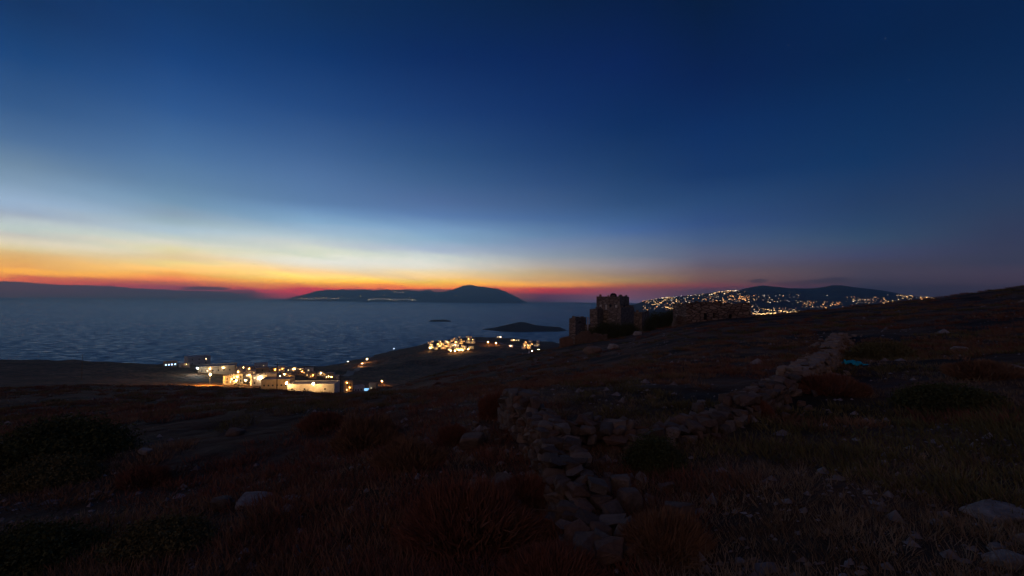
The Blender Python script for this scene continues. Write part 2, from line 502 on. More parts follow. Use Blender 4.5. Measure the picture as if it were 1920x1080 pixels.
# ----------------------------------------------------------------- the land: heights relative to the eye
COLS = [-900, 0, 160, 350, 520, 640, 760, 860, 960, 1060, 1160, 1300, 1450, 1600, 1750, 1920, 2800]
ROWS = [12, 25, 50, 90, 140, 220, 320, 430, 600, 850, 1200, 1600, 2000]
ZT = [
    [-5.3, -9, -16, -26, -37, -55, -62, -68, -85, -150, -190, -220, -240],
    [-4.0, -6.5, -11.3, -18.9, -28.5, -46, -53.5, -60, -92, -152, -190, -220, -240],
    [-3.7, -6.1, -10.8, -18.3, -28.4, -46, -54, -61, -90, -152, -190, -220, -240],
    [-3.3, -5.6, -10.4, -18.3, -29.2, -47, -60.5, -68, -86, -140, -185, -220, -240],
    [-3.0, -5.3, -10.5, -18.9, -30.3, -48, -65, -76, -93, -140, -185, -220, -240],
    [-2.8, -5.2, -10.8, -20.2, -32.2, -50, -68, -79, -97, -131, -180, -220, -240],
    [-2.7, -5.0, -9.8, -17.5, -27.7, -48, -70, -84, -106, -115, -121, -185, -240],
    [-2.6, -4.8, -8.6, -14.8, -23.0, -45, -70, -86, -104, -109, -112, -118, -180],
    [-2.5, -4.4, -7.3, -12.4, -18.8, -45, -70, -88, -104, -109, -116, -132, -180],
    [-2.4, -4.1, -6.3, -9.6, -15.0, -42, -68, -90, -105, -111, -119, -146, -190],
    [-2.3, -3.6, -5.4, -7.9, -13.0, -36, -62, -90, -115, -128, -155, -180, -220],
    [-2.15, -2.7, -3.3, -4.2, -9.0, -30, -58, -90, -120, -150, -180, -200, -230],
    [-2.0, -2.3, -2.6, -3.0, -5.4, -22, -52, -85, -120, -160, -190, -200, -230],
    [-1.8, -1.8, -1.7, -1.4, -1.3, -15, -45, -80, -120, -160, -190, -200, -230],
    [-1.6, -1.3, -0.8, -0.1, 0.3, -10, -38, -70, -110, -150, -190, -200, -230],
    [-1.3, -0.6, 0.5, 2.0, 3.5, -2, -28, -60, -100, -140, -180, -200, -230],
    [0.2, 2, 5, 10, 14, 15, 8, 0, -40, -100, -150, -190, -220],
]
LA = np.array([(p - 960) / F for p in COLS])
LR = np.log(np.array(ROWS, float))
GA = np.linspace(LA[0], LA[-1], 420)
GR = np.linspace(LR[0], LR[-1], 300)
_D = np.array(ZT) / np.array(ROWS)[None, :]
_D1 = np.array([np.interp(GR, LR, r) for r in _D])
_D2 = np.array([np.interp(GA, LA, _D1[:, j]) for j in range(len(GR))]).T
DEP = blur(_D2, 5)


def ground(x, y, fine=True):
    """height of the land above the eye (negative: below) at forward distance y, sideways x"""
    x, y = np.asarray(x, float), np.asarray(y, float)
    near = -1.7 + 0.1 * x - 0.08 * y
    yy = np.maximum(y, 4.0)
    a = np.clip(x / yy, GA[0], GA[-1])
    r = np.clip(np.log(yy), GR[0], GR[-1])
    fi = (a - GA[0]) / (GA[1] - GA[0])
    fj = (r - GR[0]) / (GR[1] - GR[0])
    i, j = np.minimum(fi.astype(int), len(GA) - 2), np.minimum(fj.astype(int), len(GR) - 2)
    u, v = fi - i, fj - j
    d = (DEP[i, j] * (1 - u) + DEP[i + 1, j] * u) * (1 - v) + (DEP[i, j + 1] * (1 - u) + DEP[i + 1, j + 1] * u) * v
    far = d * np.clip(yy, None, 2600)
    t = np.clip((y - 7) / 9.0, 0, 1)
    t = t * t * (3 - 2 * t)
    nearc = np.clip(near, -40, 40)
    z = nearc * (1 - t) + far * t
    if fine:
        R = np.hypot(x, y)
        for wl, am in ((0.55, 0.03), (1.7, 0.07), (6, 0.16), (21, 0.5), (70, 1.7), (260, 3.4)):
            z = z + am * np.clip(R / (wl * 1.6), 0, 1) ** 1.5 * vnoise(x / wl + 17.3 * wl, y / wl + 5.1 * wl)
        rough = np.clip((R - 420) / 250, 0, 1)
        z = z + rough * (2.6 * vnoise(x / 46 + 3, y / 46 + 8) + 1.5 * vnoise(x / 21 + 31, y / 21) + 0.8 * vnoise(x / 9, y / 9 + 50))
    return z


_MY = np.exp(np.linspace(math.log(1.2), math.log(2300), 2600))


def hit(px, py, y0=None, lift=0.0):
    """the land point seen at this photo pixel (or below a thing whose top, lift metres up, is seen there)"""
    d = pix_dir(px, py)
    zz = ground(d.x * _MY, _MY) + lift - d.z * _MY
    ok = zz >= 0
    if y0:
        ok &= _MY >= y0
    k = int(np.argmax(ok)) if ok.any() else len(_MY) - 1
    if k > 0 and ok.any():
        a, b = zz[k - 1], zz[k]
        t = a / (a - b) if a != b else 1
        Y = _MY[k - 1] + (_MY[k] - _MY[k - 1]) * min(max(t, 0), 1)
    else:
        Y = _MY[k]
    return Vector((d.x * Y, Y, CAMZ + float(ground(d.x * Y, Y))))


def at(px, Y):
    """land point in the direction of a photo column at forward distance Y"""
    a = pix_dir(px, 600).x
    return Vector((a * Y, Y, CAMZ + float(ground(a * Y, Y))))


# land mesh: a fan that widens with distance
NB, NR = 760, 470
APX = 10.0
ta = np.linspace(-1, 1, NB)
aa = np.sign(ta) * (0.75 * np.abs(ta) + 0.95 * np.abs(ta) ** 3)
rr = np.exp(np.linspace(math.log(1.5), math.log(2500 + APX), NR))
rr[0] = 1.0
RR, AA = np.meshgrid(rr, aa, indexing='ij')
gx, gy = RR * AA, RR - APX
gz = CAMZ + ground(gx, gy)
V = np.stack([gx, gy, gz], -1).reshape(-1, 3)
idx = np.arange(NR * NB).reshape(NR, NB)
Q = np.stack([idx[:-1, :-1], idx[:-1, 1:], idx[1:, 1:], idx[1:, :-1]], -1).reshape(-1, 4)
keep = (V[Q][:, :, 2].max(1) > -6)
land_mesh = np_mesh('hillside', V, Q[keep], True)

t = NT('dry_hillside', 0.95)
n1 = t.noise(0.55, 6, 0.62)
n2 = t.noise(0.05, 5, 0.6)
n3 = t.noise(6.0, 5, 0.7)
c1 = t.ramp(n1, [(0.28, (0.05, 0.025, 0.014)), (0.45, (0.12, 0.06, 0.03)), (0.58, (0.17, 0.09, 0.05)), (0.75, (0.10, 0.07, 0.03))])
c2 = t.ramp(n2, [(0.35, (0.11, 0.05, 0.025)), (0.52, (0.13, 0.07, 0.035)), (0.68, (0.09, 0.06, 0.028))])
c = t.mix(0.5, c1, c2)
c = t.mix(0.75, c, t.ramp(n3, [(0.3, 0.5), (0.7, 1.5)]), 'MULTIPLY')
# scattered scrub seen from afar
v1 = t.N.new('ShaderNodeTexVoronoi')
v1.inputs['Scale'].default_value = 0.22
t.L.new(t.tc.outputs['Object'], v1.inputs['Vector'])
c = t.mix(t.ramp(v1.outputs['Distance'], [(0.3, 0.9), (0.55, 0.0)]), c, (0.028, 0.021, 0.011))
c = t.mix(0.8, c, t.ramp(t.noise(0.03, 6, 0.7), [(0.36, 0.35), (0.5, 0.9), (0.64, 1.6)]), 'MULTIPLY')
nb = t.bump(t.noise(9, 6, 0.7), 0.8, 0.06)
nb = t.bump(t.noise(0.08, 5, 0.65), 0.8, 3.0, nb)
nb = t.bump(t.noise(0.9, 6, 0.65), 0.6, 0.35, nb)
hill_mat = t.done(c, nb)
hillside = tag(put('hillside', land_mesh, hill_mat), 'dark dry hillside falling away to the sea', kind='structure')

# ----------------------------------------------------------------- sea
sx_ = np.concatenate([-np.geomspace(22000, 60, 50), np.geomspace(60, 22000, 50)])
sy_ = np.concatenate([[-4000], np.geomspace(120, 29000, 70)])
XX, YY = np.meshgrid(sx_, sy_)
V = np.stack([XX, YY, XX * 0], -1).reshape(-1, 3)
ii = np.arange(XX.size).reshape(XX.shape)
Q = np.stack([ii[:-1, :-1], ii[:-1, 1:], ii[1:, 1:], ii[1:, :-1]], -1).reshape(-1, 4)
t = NT('sea_water', 0.2)
t.b.inputs['IOR'].default_value = 1.33
t.b.inputs['Specular IOR Level'].default_value = 0.5
t.b.inputs['Specular Tint'].default_value = (1.0, 0.87, 0.76, 1)


def slope(scale, stretch, amp, detail=2):
    """wave slopes of one size, as a sideways push of the surface normal"""
    mp = t.N.new('ShaderNodeMapping')
    mp.inputs['Scale'].default_value = stretch
    t.L.new(t.tc.outputs['Object'], mp.inputs[0])
    n = t.N.new('ShaderNodeTexNoise')
    n.inputs['Scale'].default_value, n.inputs['Detail'].default_value = scale, detail
    t.L.new(mp.outputs[0], n.inputs['Vector'])
    v = t.N.new('ShaderNodeVectorMath')
    v.operation = 'SUBTRACT'
    t.L.new(n.outputs['Color'], v.inputs[0])
    v.inputs[1].default_value = (0.5, 0.5, 0.5)
    m = t.N.new('ShaderNodeVectorMath')
    m.operation = 'MULTIPLY'
    t.L.new(v.outputs[0], m.inputs[0])
    m.inputs[1].default_value = (amp * 0.7, amp, 0)
    return m.outputs[0]


def vadd(a, b):
    m = t.N.new('ShaderNodeVectorMath')
    m.operation = 'ADD'
    t.L.new(a, m.inputs[0])
    t.L.new(b, m.inputs[1])
    return m.outputs[0]


ge = t.N.new('ShaderNodeNewGeometry')
# the wave faces that show from the land lean towards the shore
sh = t.N.new('ShaderNodeVectorMath')
sh.operation = 'NORMALIZE'
t.L.new(t.tc.outputs['Object'], sh.inputs[0])
ln = t.ramp(t.noise(0.075, 6, 0.7, stretch=(0.42, 1, 1)), [(0.3, 0.03), (0.5, 0.11), (0.7, 0.21)])
sl = t.N.new('ShaderNodeVectorMath')
sl.operation = 'SCALE'
t.L.new(sh.outputs[0], sl.inputs[0])
mneg = t.N.new('ShaderNodeMath')
mneg.operation = 'MULTIPLY'
t.L.new(ln, mneg.inputs[0])
mneg.inputs[1].default_value = -1.0
t.L.new(mneg.outputs[0], sl.inputs['Scale'])
nv = vadd(slope(0.06, (0.5, 1, 1), 0.25, 3), slope(0.6, (1, 1, 1), 0.35, 2))
nv = vadd(vadd(ge.outputs['Normal'], sl.outputs[0]), nv)
no = t.N.new('ShaderNodeVectorMath')
no.operation = 'NORMALIZE'
t.L.new(nv, no.inputs[0])
sea_mat = t.done((0.010, 0.012, 0.018), no.outputs[0])
sea = tag(put('sea', np_mesh('sea', V, Q, True), sea_mat), 'dark blue evening sea', kind='structure')

# ----------------------------------------------------------------- far land


def fan_land(name, pxs, Ys, rows, mat, label, nb=220, nr=60, amp=10, wl=300):
    """terrain from ridge rows: rows[k][i] = height above the sea of column i at distance Ys[k]"""
    A = np.array([pix_dir(p, 560).x for p in pxs])
    ga = np.linspace(A[0], A[-1], nb)
    gr = np.linspace(Ys[0], Ys[-1], nr)
    H = np.array([np.interp(ga, A, r) for r in rows])
    H = np.array([np.interp(gr, Ys, H[:, j]) for j in range(nb)]).T
    AA, RR = np.meshgrid(ga, gr)
    X = AA * RR
    nz = sum(vnoise(X / w + 3, RR / w + 9) * w / wl for w in (wl, wl / 2, wl / 4, wl / 8))
    H = H + amp * nz * np.clip(H / 60 + 0.3, 0, 1)
    V = np.stack([X, RR, H], -1).reshape(-1, 3)
    ii = np.arange(nb * nr).reshape(nr, nb)
    Q = np.stack([ii[:-1, :-1], ii[:-1, 1:], ii[1:, 1:], ii[1:, :-1]], -1).reshape(-1, 4)
    ok = V[Q][:, :, 2].max(1) > -3
    o = tag(put(name, np_mesh(name, V, Q[ok], True), mat), label, kind='structure')

    def h(x, y):
        x, y = np.asarray(x, float), np.asarray(y, float)
        fi = np.clip((x / y - ga[0]) / (ga[1] - ga[0]), 0, nb - 1.001)
        fj = np.clip((y - gr[0]) / (gr[1] - gr[0]), 0, nr - 1.001)
        i, j = fi.astype(int), fj.astype(int)
        u, v = fi - i, fj - j
        return (H[j, i] * (1 - u) + H[j, i + 1] * u) * (1 - v) + (H[j + 1, i] * (1 - u) + H[j + 1, i + 1] * u) * v
    return o, h


def zrow(Y, pts, pxs):
    """heights above the sea that put the given photo rows at distance Y"""
    xs, ys = zip(*pts)
    return [CAMZ + pix_dir(p, float(np.interp(p, xs, ys))).z * Y for p in pxs]


t = NT('far_scrub', 0.95)
c = t.ramp(t.noise(0.004, 6, 0.6), [(0.35, (0.05, 0.042, 0.035)), (0.65, (0.10, 0.08, 0.06))])
far_mat = t.done(c)

# island across the strait, 20 km away
ISL = [(520, 570), (535, 565), (548, 558), (565, 554), (582, 550), (600, 545.5), (612, 543.5), (635, 543), (650, 544.5), (670, 543.5),
       (690, 544.5), (700, 546), (716, 543), (740, 541.5), (755, 542.5), (775, 543), (786, 546.5), (802, 544.5), (816, 546), (830, 545),
       (850, 544), (860, 539.5), (873, 534), (885, 532.5), (893, 536), (910, 537.5), (930, 541), (945, 546.5), (960, 553), (975, 560), (990, 568), (1005, 571)]
ipx = list(np.arange(515, 1010, 5.0))
ridge = zrow(20000, ISL, ipx)
sh = [min(z, 0) - 5 for z in ridge]
low = [z * 0.42 if z > 0 else z - 4 for z in ridge]
island, isl_h = fan_land('island', ipx, [17000, 17600, 18600, 20000, 21500, 23500],
         [[-12] * len(ipx), [min(25, z * 0.2) if z > 0 else -8 for z in ridge], low, ridge, [z * 0.55 - 5 for z in ridge], [-20] * len(ipx)],
         far_mat, 'long mountainous island on the horizon across the strait', nb=560, nr=110, amp=52, wl=620)

# headland with the far town, and the mountain behind it
hpx = list(np.arange(1150, 2060, 10.0))
row36 = zrow(3600, [(1150, 608), (1185, 606), (1215, 597), (1240, 590), (1300, 588), (1500, 588), (1600, 582), (1800, 575), (2060, 572)], hpx)
row45 = zrow(4600, [(1150, 578), (1190, 570), (1210, 562), (1260, 556), (1320, 552), (1345, 549), (1370, 545.5), (1395, 546), (1420, 556), (1470, 565), (1540, 567),
                    (1600, 565), (1650, 561), (1690, 557), (1720, 556), (1760, 560), (1800, 561), (1900, 566), (2060, 568)], hpx)
row55 = zrow(5600, [(1150, 578), (1200, 572), (1300, 560), (1380, 556), (1420, 553), (1500, 557), (1600, 556), (1700, 557), (1800, 562), (2060, 568)], hpx)
row70 = zrow(7200, [(1150, 574), (1250, 566), (1320, 561), (1370, 550), (1390, 542.5), (1410, 538), (1432, 535), (1450, 537), (1480, 539.5), (1525, 540),
                    (1545, 537), (1562, 533.5), (1580, 534.5), (1600, 538), (1650, 543.5), (1675, 548), (1700, 554), (1760, 562), (2060, 570)], hpx)
headland, far_h = fan_land('headland', hpx, [2900, 3600, 4600, 5600, 7200, 9000],
                           [[-15] * len(hpx), row36, row45, row55, row70, [-15] * len(hpx)], far_mat,
                           'far headland and low mountain behind the town lights', nb=420, nr=110, amp=7, wl=500)

# islet and low reef in the bay
bpx = list(np.arange(890, 1100, 5.0))
fan_land('bay_islet', bpx, [1990, 2060, 2250, 2500, 2750],
         [[-10] * len(bpx), zrow(2060, [(890, 640), (905, 632), (940, 626), (980, 628), (1060, 630), (1100, 640)], bpx),
          zrow(2250, [(890, 640), (905, 617), (930, 614), (955, 608), (975, 603.5), (985, 604.5), (1005, 610), (1045, 613), (1062, 618), (1100, 640)], bpx),
          zrow(2500, [(890, 640), (905, 618), (940, 613), (980, 609), (1050, 613), (1100, 640)], bpx), [-15] * len(bpx)],
         far_mat, 'dark low islet in the bay beyond the lit town', nb=120, nr=40, amp=3, wl=120)
rpx = list(np.arange(790, 856, 3.0))
fan_land('low_reef', rpx, [2900, 3000, 3100, 3200],
         [[-6] * len(rpx), zrow(3000, [(790, 612), (798, 604), (812, 600), (835, 599.5), (848, 603), (856, 612)], rpx),
          zrow(3100, [(790, 612), (798, 603), (812, 599.5), (835, 599), (848, 602), (856, 612)], rpx), [-6] * len(rpx)],
         far_mat, 'thin dark reef lying off the peninsula', nb=50, nr=20, amp=1, wl=60)

# ----------------------------------------------------------------- materials for built things


def plaster(name, col, amt=0.12):
    t = NT(name, 0.9)
    c = t.mix(1.0, col, t.ramp(t.noise(0.5, 5, 0.6), [(0.3, 0.78), (0.7, 1.1)]), 'MULTIPLY')
    return t.done(rand_tint(t, c, amt), t.bump(t.noise(6, 4), 0.3, 0.02))


whitewash = plaster('whitewash', (0.72, 0.69, 0.63))
ochre = plaster('ochre_plaster', (0.55, 0.42, 0.27))
roof_mat = plaster('flat_roof_screed', (0.38, 0.36, 0.34))


def masonry(name, a, b, mortar, scale=2.2):
    t = NT(name, 0.95)
    v = t.N.new('ShaderNodeTexVoronoi')
    v.inputs['Scale'].default_value = scale
    mp = t.N.new('ShaderNodeMapping')
    mp.inputs['Scale'].default_value = (0.75, 0.75, 1.7)
    t.L.new(t.tc.outputs['Object'], mp.inputs[0])
    t.L.new(mp.outputs[0], v.inputs['Vector'])
    e = t.N.new('ShaderNodeTexVoronoi')
    e.feature = 'DISTANCE_TO_EDGE'
    e.inputs['Scale'].default_value = scale
    t.L.new(mp.outputs[0], e.inputs['Vector'])
    sp = t.N.new('ShaderNodeSeparateColor')
    t.L.new(v.outputs['Color'], sp.inputs[0])
    c = t.mix(t.ramp(sp.outputs[0], [(0, 0.0), (1, 1.0)]), a, b)
    c = t.mix(0.5, c, t.ramp(t.noise(1.5, 5), [(0.3, 0.6), (0.7, 1.3)]), 'MULTIPLY')
    edge = t.ramp(e.outputs['Distance'], [(0.02, 0.0), (0.1, 1.0)])
    c = t.mix(edge, mortar, c)
    return t.done(c, t.bump(edge, 0.9, 0.12))


old_stone = masonry('old_stone', (0.28, 0.20, 0.14), (0.44, 0.34, 0.25), (0.14, 0.11, 0.08), 1.5)
hut_stone = masonry('hut_stone', (0.24, 0.15, 0.10), (0.42, 0.29, 0.20), (0.09, 0.06, 0.045), 1.3)
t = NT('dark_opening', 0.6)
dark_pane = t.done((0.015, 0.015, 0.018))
t = NT('pale_window', 0.7)
pale_pane = t.done((0.80, 0.74, 0.62))  # plain pale fill for the brighter windows
t = NT('pole_wood', 0.9)
pole_mat = t.done(t.ramp(t.noise(3, 4), [(0.3, (0.05, 0.035, 0.025)), (0.7, (0.11, 0.08, 0.055))]))
t = NT('galvanised_steel', 0.5)
t.b.inputs['Metallic'].default_value = 0.7
steel = t.done((0.3, 0.3, 0.3))
t = NT('painted_wood', 0.6)
door_mat = t.done(rand_tint(t, (0.10, 0.13, 0.17), 0.3))
t = NT('concrete_road', 0.9)
road_mat = t.done(t.ramp(t.noise(0.6, 5), [(0.3, (0.18, 0.165, 0.145)), (0.7, (0.27, 0.25, 0.22))]))

WARM, AMBER, COOL = (1.0, 0.54, 0.16), (1.0, 0.43, 0.09), (0.80, 0.93, 1.0)
WARMW = (1.0, 0.72, 0.38)
FLOOD = (1.0, 0.55, 0.19)
DEEP = (1.0, 0.40, 0.07)
_lm = {}


def lamp_mat(col, strength, sample=True):
    k = (col, strength, sample)
    if k not in _lm:
        _lm[k] = glow('lamp_glow', col, strength, sample)
    return _lm[k]


def globe(r, n=1):
    key = ('globe', r)
    if key not in _lm:
        bm = bmesh.new()
        bmesh.ops.create_icosphere(bm, subdivisions=n, radius=r)
        m = bpy.data.meshes.new('lamp_globe')
        bm.to_mesh(m)
        bm.free()
        _lm[key] = m
    return _lm[key].copy()


def street_lamp(px, py, h, col, strength, r, label, y0=200, group=None, dist=None):
    """a lamp whose head is seen at this pixel, its post standing on the land (at distance dist where a house tells it)"""
    if dist:
        p = at(px, dist)
        h = min(max(CAMZ + pix_dir(px, py).z * dist - p.z + r, 2.5), 14.0)
    else:
        p = hit(px, py, y0, h)
    o = empty('street_lamp', p, math.atan2(-p.x, p.y), label, 'street lamp', group)
    MB().tube((0, 0, -0.6), (0, 0, h - 0.1), 0.09, 0.06, 6).build('pole', steel, o)
    MB().tube((0, 0, h - 0.15), (0, -0.8, h + 0.05), 0.045, 0.04, 6).build('arm', steel, o)
    MB().lathe([(0.05, 0.25), (r * 1.05, 0.02), (r * 1.1, -0.05)], 8, (0, -0.8, h)).build('lamp_shade', steel, o)
    g = globe(r)
    put('lamp_globe', g, lamp_mat(col, strength), o, (0, -0.8, h - 0.05 - r * 0.95))
    return o


ORD = ['', 'second ', 'third ', 'fourth ', 'fifth ', 'sixth ', 'seventh ', 'eighth ', 'ninth ', 'tenth '] + [w + ' ' for w in
       'eleventh twelfth thirteenth fourteenth fifteenth sixteenth seventeenth eighteenth nineteenth twentieth twenty-first twenty-second twenty-third twenty-fourth twenty-fifth twenty-sixth twenty-seventh twenty-eighth twenty-ninth thirtieth'.split()]


def nth(i, n, lb):
    """which one of a row, counted from the left"""
    if n == 1:
        return lb
    a = 'leftmost' if i == 0 else 'rightmost' if i == n - 1 else ORD[i] + 'from left,'
    return (a + ' ' + lb)




# ----------------------------------------------------------------- houses


def house(name, p, w, d, h, rz, label, cat='house', group=None, wall=None, wins=((0.2, .5), (0.6, .5)), lit=(), lcol=WARMW, lstr=2.5,
          door=None, parapet=0.45, sink=3.0, detail=True, lampspots=()):
    """flat-roofed block: p base centre; front faces local -y. wins: (x, z) fractions on the front; lit: indices of lit ones"""
    wall = wall or whitewash
    o = empty(name, p, rz, label, cat, group)
    ww, wh = min(1.1, w * 0.13), min(1.25, h * 0.3)
    holes = []
    for fx, fz in wins:
        holes.append((fx * w - ww / 2, fx * w + ww / 2, fz * h - wh / 2 + sink, fz * h + wh / 2 + sink))
    if door is not None:
        holes.append((door * w - 0.5, door * w + 0.5, sink + 0.02, sink + min(2.1, h * 0.75)))
    m = MB()
    H = h + sink
    m.wall((-w / 2, -d / 2, -sink), (1, 0, 0), w, H, holes, 0.22, (0, 1, 0))
    sideh = [(d * 0.5 - ww / 2, d * 0.5 + ww / 2, h * 0.5 - wh / 2 + sink, h * 0.5 + wh / 2 + sink)] if detail else []
    m.wall((w / 2, -d / 2, -sink), (0, 1, 0), d, H, sideh, 0.22, (-1, 0, 0))
    m.wall((w / 2, d / 2, -sink), (-1, 0, 0), w, H, (), 0.22, (0, -1, 0))
    m.wall((-w / 2, d / 2, -sink), (0, -1, 0), d, H, sideh, 0.22, (1, 0, 0))
    m.build('wall', wall, o)
    # roof slab inside a parapet
    r = MB().box(-w / 2 + 0.2, w / 2 - 0.2, -d / 2 + 0.2, d / 2 - 0.2, h - 0.25, h - 0.05)
    rf = r.build('roof', roof_mat, o)
    pp = MB()
    pp.box(-w / 2 - 0.04, w / 2 + 0.04, -d / 2 - 0.04, -d / 2 + 0.22, h + 0.002, h + parapet)
    pp.box(-w / 2 - 0.04, w / 2 + 0.04, d / 2 - 0.22, d / 2 + 0.04, h + 0.002, h + parapet)
    pp.box(-w / 2 - 0.04, -w / 2 + 0.22, -d / 2 + 0.223, d / 2 - 0.223, h + 0.002, h + parapet - 0.003)
    pp.box(w / 2 - 0.22, w / 2 + 0.04, -d / 2 + 0.223, d / 2 - 0.223, h + 0.002, h + parapet - 0.003)
    pp.build('parapet', wall, rf)
    for i, q in enumerate(holes):
        isdoor = door is not None and i == len(holes) - 1
        x0, x1, z0, z1 = q[0] - w / 2, q[1] - w / 2, q[2] - sink, q[3] - sink
        mt = door_mat if isdoor else (lamp_mat(lcol, lstr, False) if i in lit else dark_pane)
        f = MB()
        t_ = 0.07
        y0 = -d / 2 + 0.10
        f.box(x0, x0 + t_, y0, y0 + 0.08, z0, z1).box(x1 - t_, x1, y0, y0 + 0.08, z0, z1)
        f.box(x0 + t_, x1 - t_, y0, y0 + 0.08, z1 - t_, z1).box(x0 + t_, x1 - t_, y0, y0 + 0.08, z0, z0 + t_)
        fr = f.build('door' if isdoor else 'window', door_mat, o)
        MB().box(x0 + t_, x1 - t_, y0 + 0.03, y0 + 0.06, z0 + t_, z1 - t_).build('panel' if isdoor else 'pane', mt, fr)
    for s in (-1, 1) if detail else ():
        z0, z1 = h * 0.5 - wh / 2, h * 0.5 + wh / 2
        x = s * (w / 2 - 0.15)
        MB().box(x - 0.02, x + 0.02, -ww / 2, ww / 2, z0, z1).build('window', dark_pane, o)
    for fx, fz, col, st, r_ in lampspots:
        lp = empty('wall_lamp', (0, 0, 0))
        lp.parent = o
        lp.location = ((fx - 0.5) * w, -d / 2, fz * h)
        MB().box(-0.06, 0.06, -0.5, 0.0, 0.03, 0.12).build('bracket', steel, lp)
        put('lamp_globe', globe(r_), lamp_mat(col, st), lp, (0, -0.5, -r_ * 0.9))
    return o


def vhouse(x0, x1, top, base, label, dist=None, y0=200, rot=0.0, d=None, name='village_house', **k):
    """a house that fills these photo pixels, standing where the land is seen at its foot"""
    cx = (x0 + x1) / 2
    p = at(cx, dist) if dist else hit(cx, base, y0)
    Y = p.y
    w, h = (x1 - x0) / F * Y, (base - top) / F * Y
    if dist:
        h = max(2.5, CAMZ + pix_dir(cx, top).z * Y - p.z)
    rz = math.atan2(-p.x, p.y) + rot
    return house(name, p, w, d or max(4.0, w * 0.6), h, rz, label, **k), p


G1 = 'houses of the village below the slope'
W2 = ((0.18, .5), (0.42, .5), (0.7, .5))
W4 = ((0.1, .5), (0.25, .5), (0.4, .5), (0.55, .5), (0.7, .5), (0.86, .5))
vhouse(352, 388, 668, 685, 'two-storey grey house on the brow at the far left of the village', rot=0.25, group=G1, wins=((0.2, .3), (0.5, .3), (0.8, .3), (0.2, .72), (0.5, .72), (0.8, .72)), lit=(5,), lstr=6.0)
vhouse(309, 329, 678, 687, 'low dark house with a strip of blue-white windows at the village edge', rot=0.1, group=G1, wall=ochre, wins=((0.15, .45), (0.38, .45), (0.6, .45), (0.85, .45)), lit=(0, 1, 2, 3), lcol=(0.35, 0.62, 1.0), lstr=7.0)
vhouse(337, 354, 682, 689, 'short yellow-lit annex between the blue windows and the white floodlight', group=G1, wins=((0.3, .5),), lampspots=((0.7, 0.9, WARM, 60, 0.15),))
vhouse(380, 437, 685, 699, 'long flat-roofed building lit by two bright wall lamps', group=G1, rot=-0.12, wins=W4, lit=(1,), lampspots=((0.32, 0.8, WARM, 300, 0.2), (0.68, 0.85, WARMW, 420, 0.2)), wall=ochre)
vhouse(440, 466, 680, 689, 'yellow-lit house with a long terrace wall behind the chapel', group=G1, rot=0.1, wins=W2, lit=(0, 2), lampspots=((0.15, 0.85, WARM, 160, 0.18), (0.85, 0.8, WARM, 190, 0.18)))
vhouse(466, 500, 689, 698, 'dim long house right of the yellow-lit terrace', group=G1, rot=0.1, wins=W2, wall=ochre)
vhouse(478, 500, 681, 690, 'small dark house highest on the village skyline', group=G1, wins=W2, lit=(2,))
vhouse(420, 434, 706, 721, 'narrow brightly lit house at the left of the glowing courtyard', group=G1, rot=0.3, wins=((0.3, .35), (0.7, .35), (0.3, .75), (0.7, .75)), lit=(1,), lampspots=((0.8, 0.7, WARM, 160, 0.18),))
_, PCRT = vhouse(435, 453, 702, 719, 'tall glowing white house with lamps on its front', group=G1, rot=0.1, wins=((0.2, .3), (0.5, .3), (0.8, .3), (0.2, .75), (0.8, .75)), lit=(0, 3), lampspots=((0.5, 0.8, WARM, 220, 0.2),))
vhouse(453, 472, 699, 717, 'tallest white house of the glowing courtyard', group=G1, rot=-0.15, wins=((0.2, .3), (0.55, .3), (0.85, .3), (0.2, .75), (0.55, .75)), lit=(1, 4), lampspots=((0.75, 0.82, WARM, 220, 0.2),))
vhouse(472, 494, 702, 723, 'square white house with a star-bright lamp on its wall', group=G1, rot=0.2, wins=((0.2, .3), (0.8, .3), (0.2, .75)), lit=(2,), lampspots=((0.62, 0.75, WARMW, 700, 0.26),))
vhouse(494, 521, 700, 718, 'orange-lit long wall house stepping up to the right of the courtyard', group=G1, rot=-0.35, wins=W2, lampspots=((0.2, 0.9, WARM, 220, 0.2),))
vhouse(497, 546, 710, 730, 'big shadowed block between the courtyard and the floodlit building', group=G1, rot=-0.3, wins=W4, wall=ochre)
_, PBIG = vhouse(548, 630, 718, 736, 'long white floodlit building with a shaded right end', group=G1, rot=-0.3, d=14, wins=((0.1, .55), (0.36, .55), (0.8, .55)), lit=())
vhouse(521, 534, 687, 696, 'lit house right behind the utility pole on the village skyline', group=G1, wins=W2, lit=(0, 1, 2), lstr=5, lampspots=((0.5, 0.85, WARM, 240, 0.22),))
vhouse(536, 545, 690, 697, 'small cubic house between two lit houses near the shore', group=G1, wins=((0.5, .5),), lit=(0,), lstr=4)
vhouse(546, 556, 689, 701, 'upright lit house above the left floodlight', group=G1, wins=((0.3, .3), (0.7, .3), (0.3, .75), (0.7, .75)), lit=(0, 2, 3), lstr=5, lampspots=((0.5, 0.85, WARM, 260, 0.22),))
vhouse(557, 569, 691, 702, 'lit terrace house above and between the floodlights', group=G1, wins=W2, lit=(0, 2), lstr=5, lampspots=((0.4, 0.85, WARM, 260, 0.22),))
vhouse(572, 587, 690, 697, 'dim seaside house above the right floodlight', group=G1, wins=W2, lit=(1,))
vhouse(596, 607, 698, 705, 'small yellow-lit cube up-slope of the floodlit building', group=G1, wins=W2, lit=(1,), lampspots=((0.5, 0.9, WARM, 260, 0.2),))
vhouse(610, 624, 701, 711, 'brown house with two lamp dots right of the floodlights', group=G1, wall=ochre, wins=W2, lit=(0, 2), lstr=4)
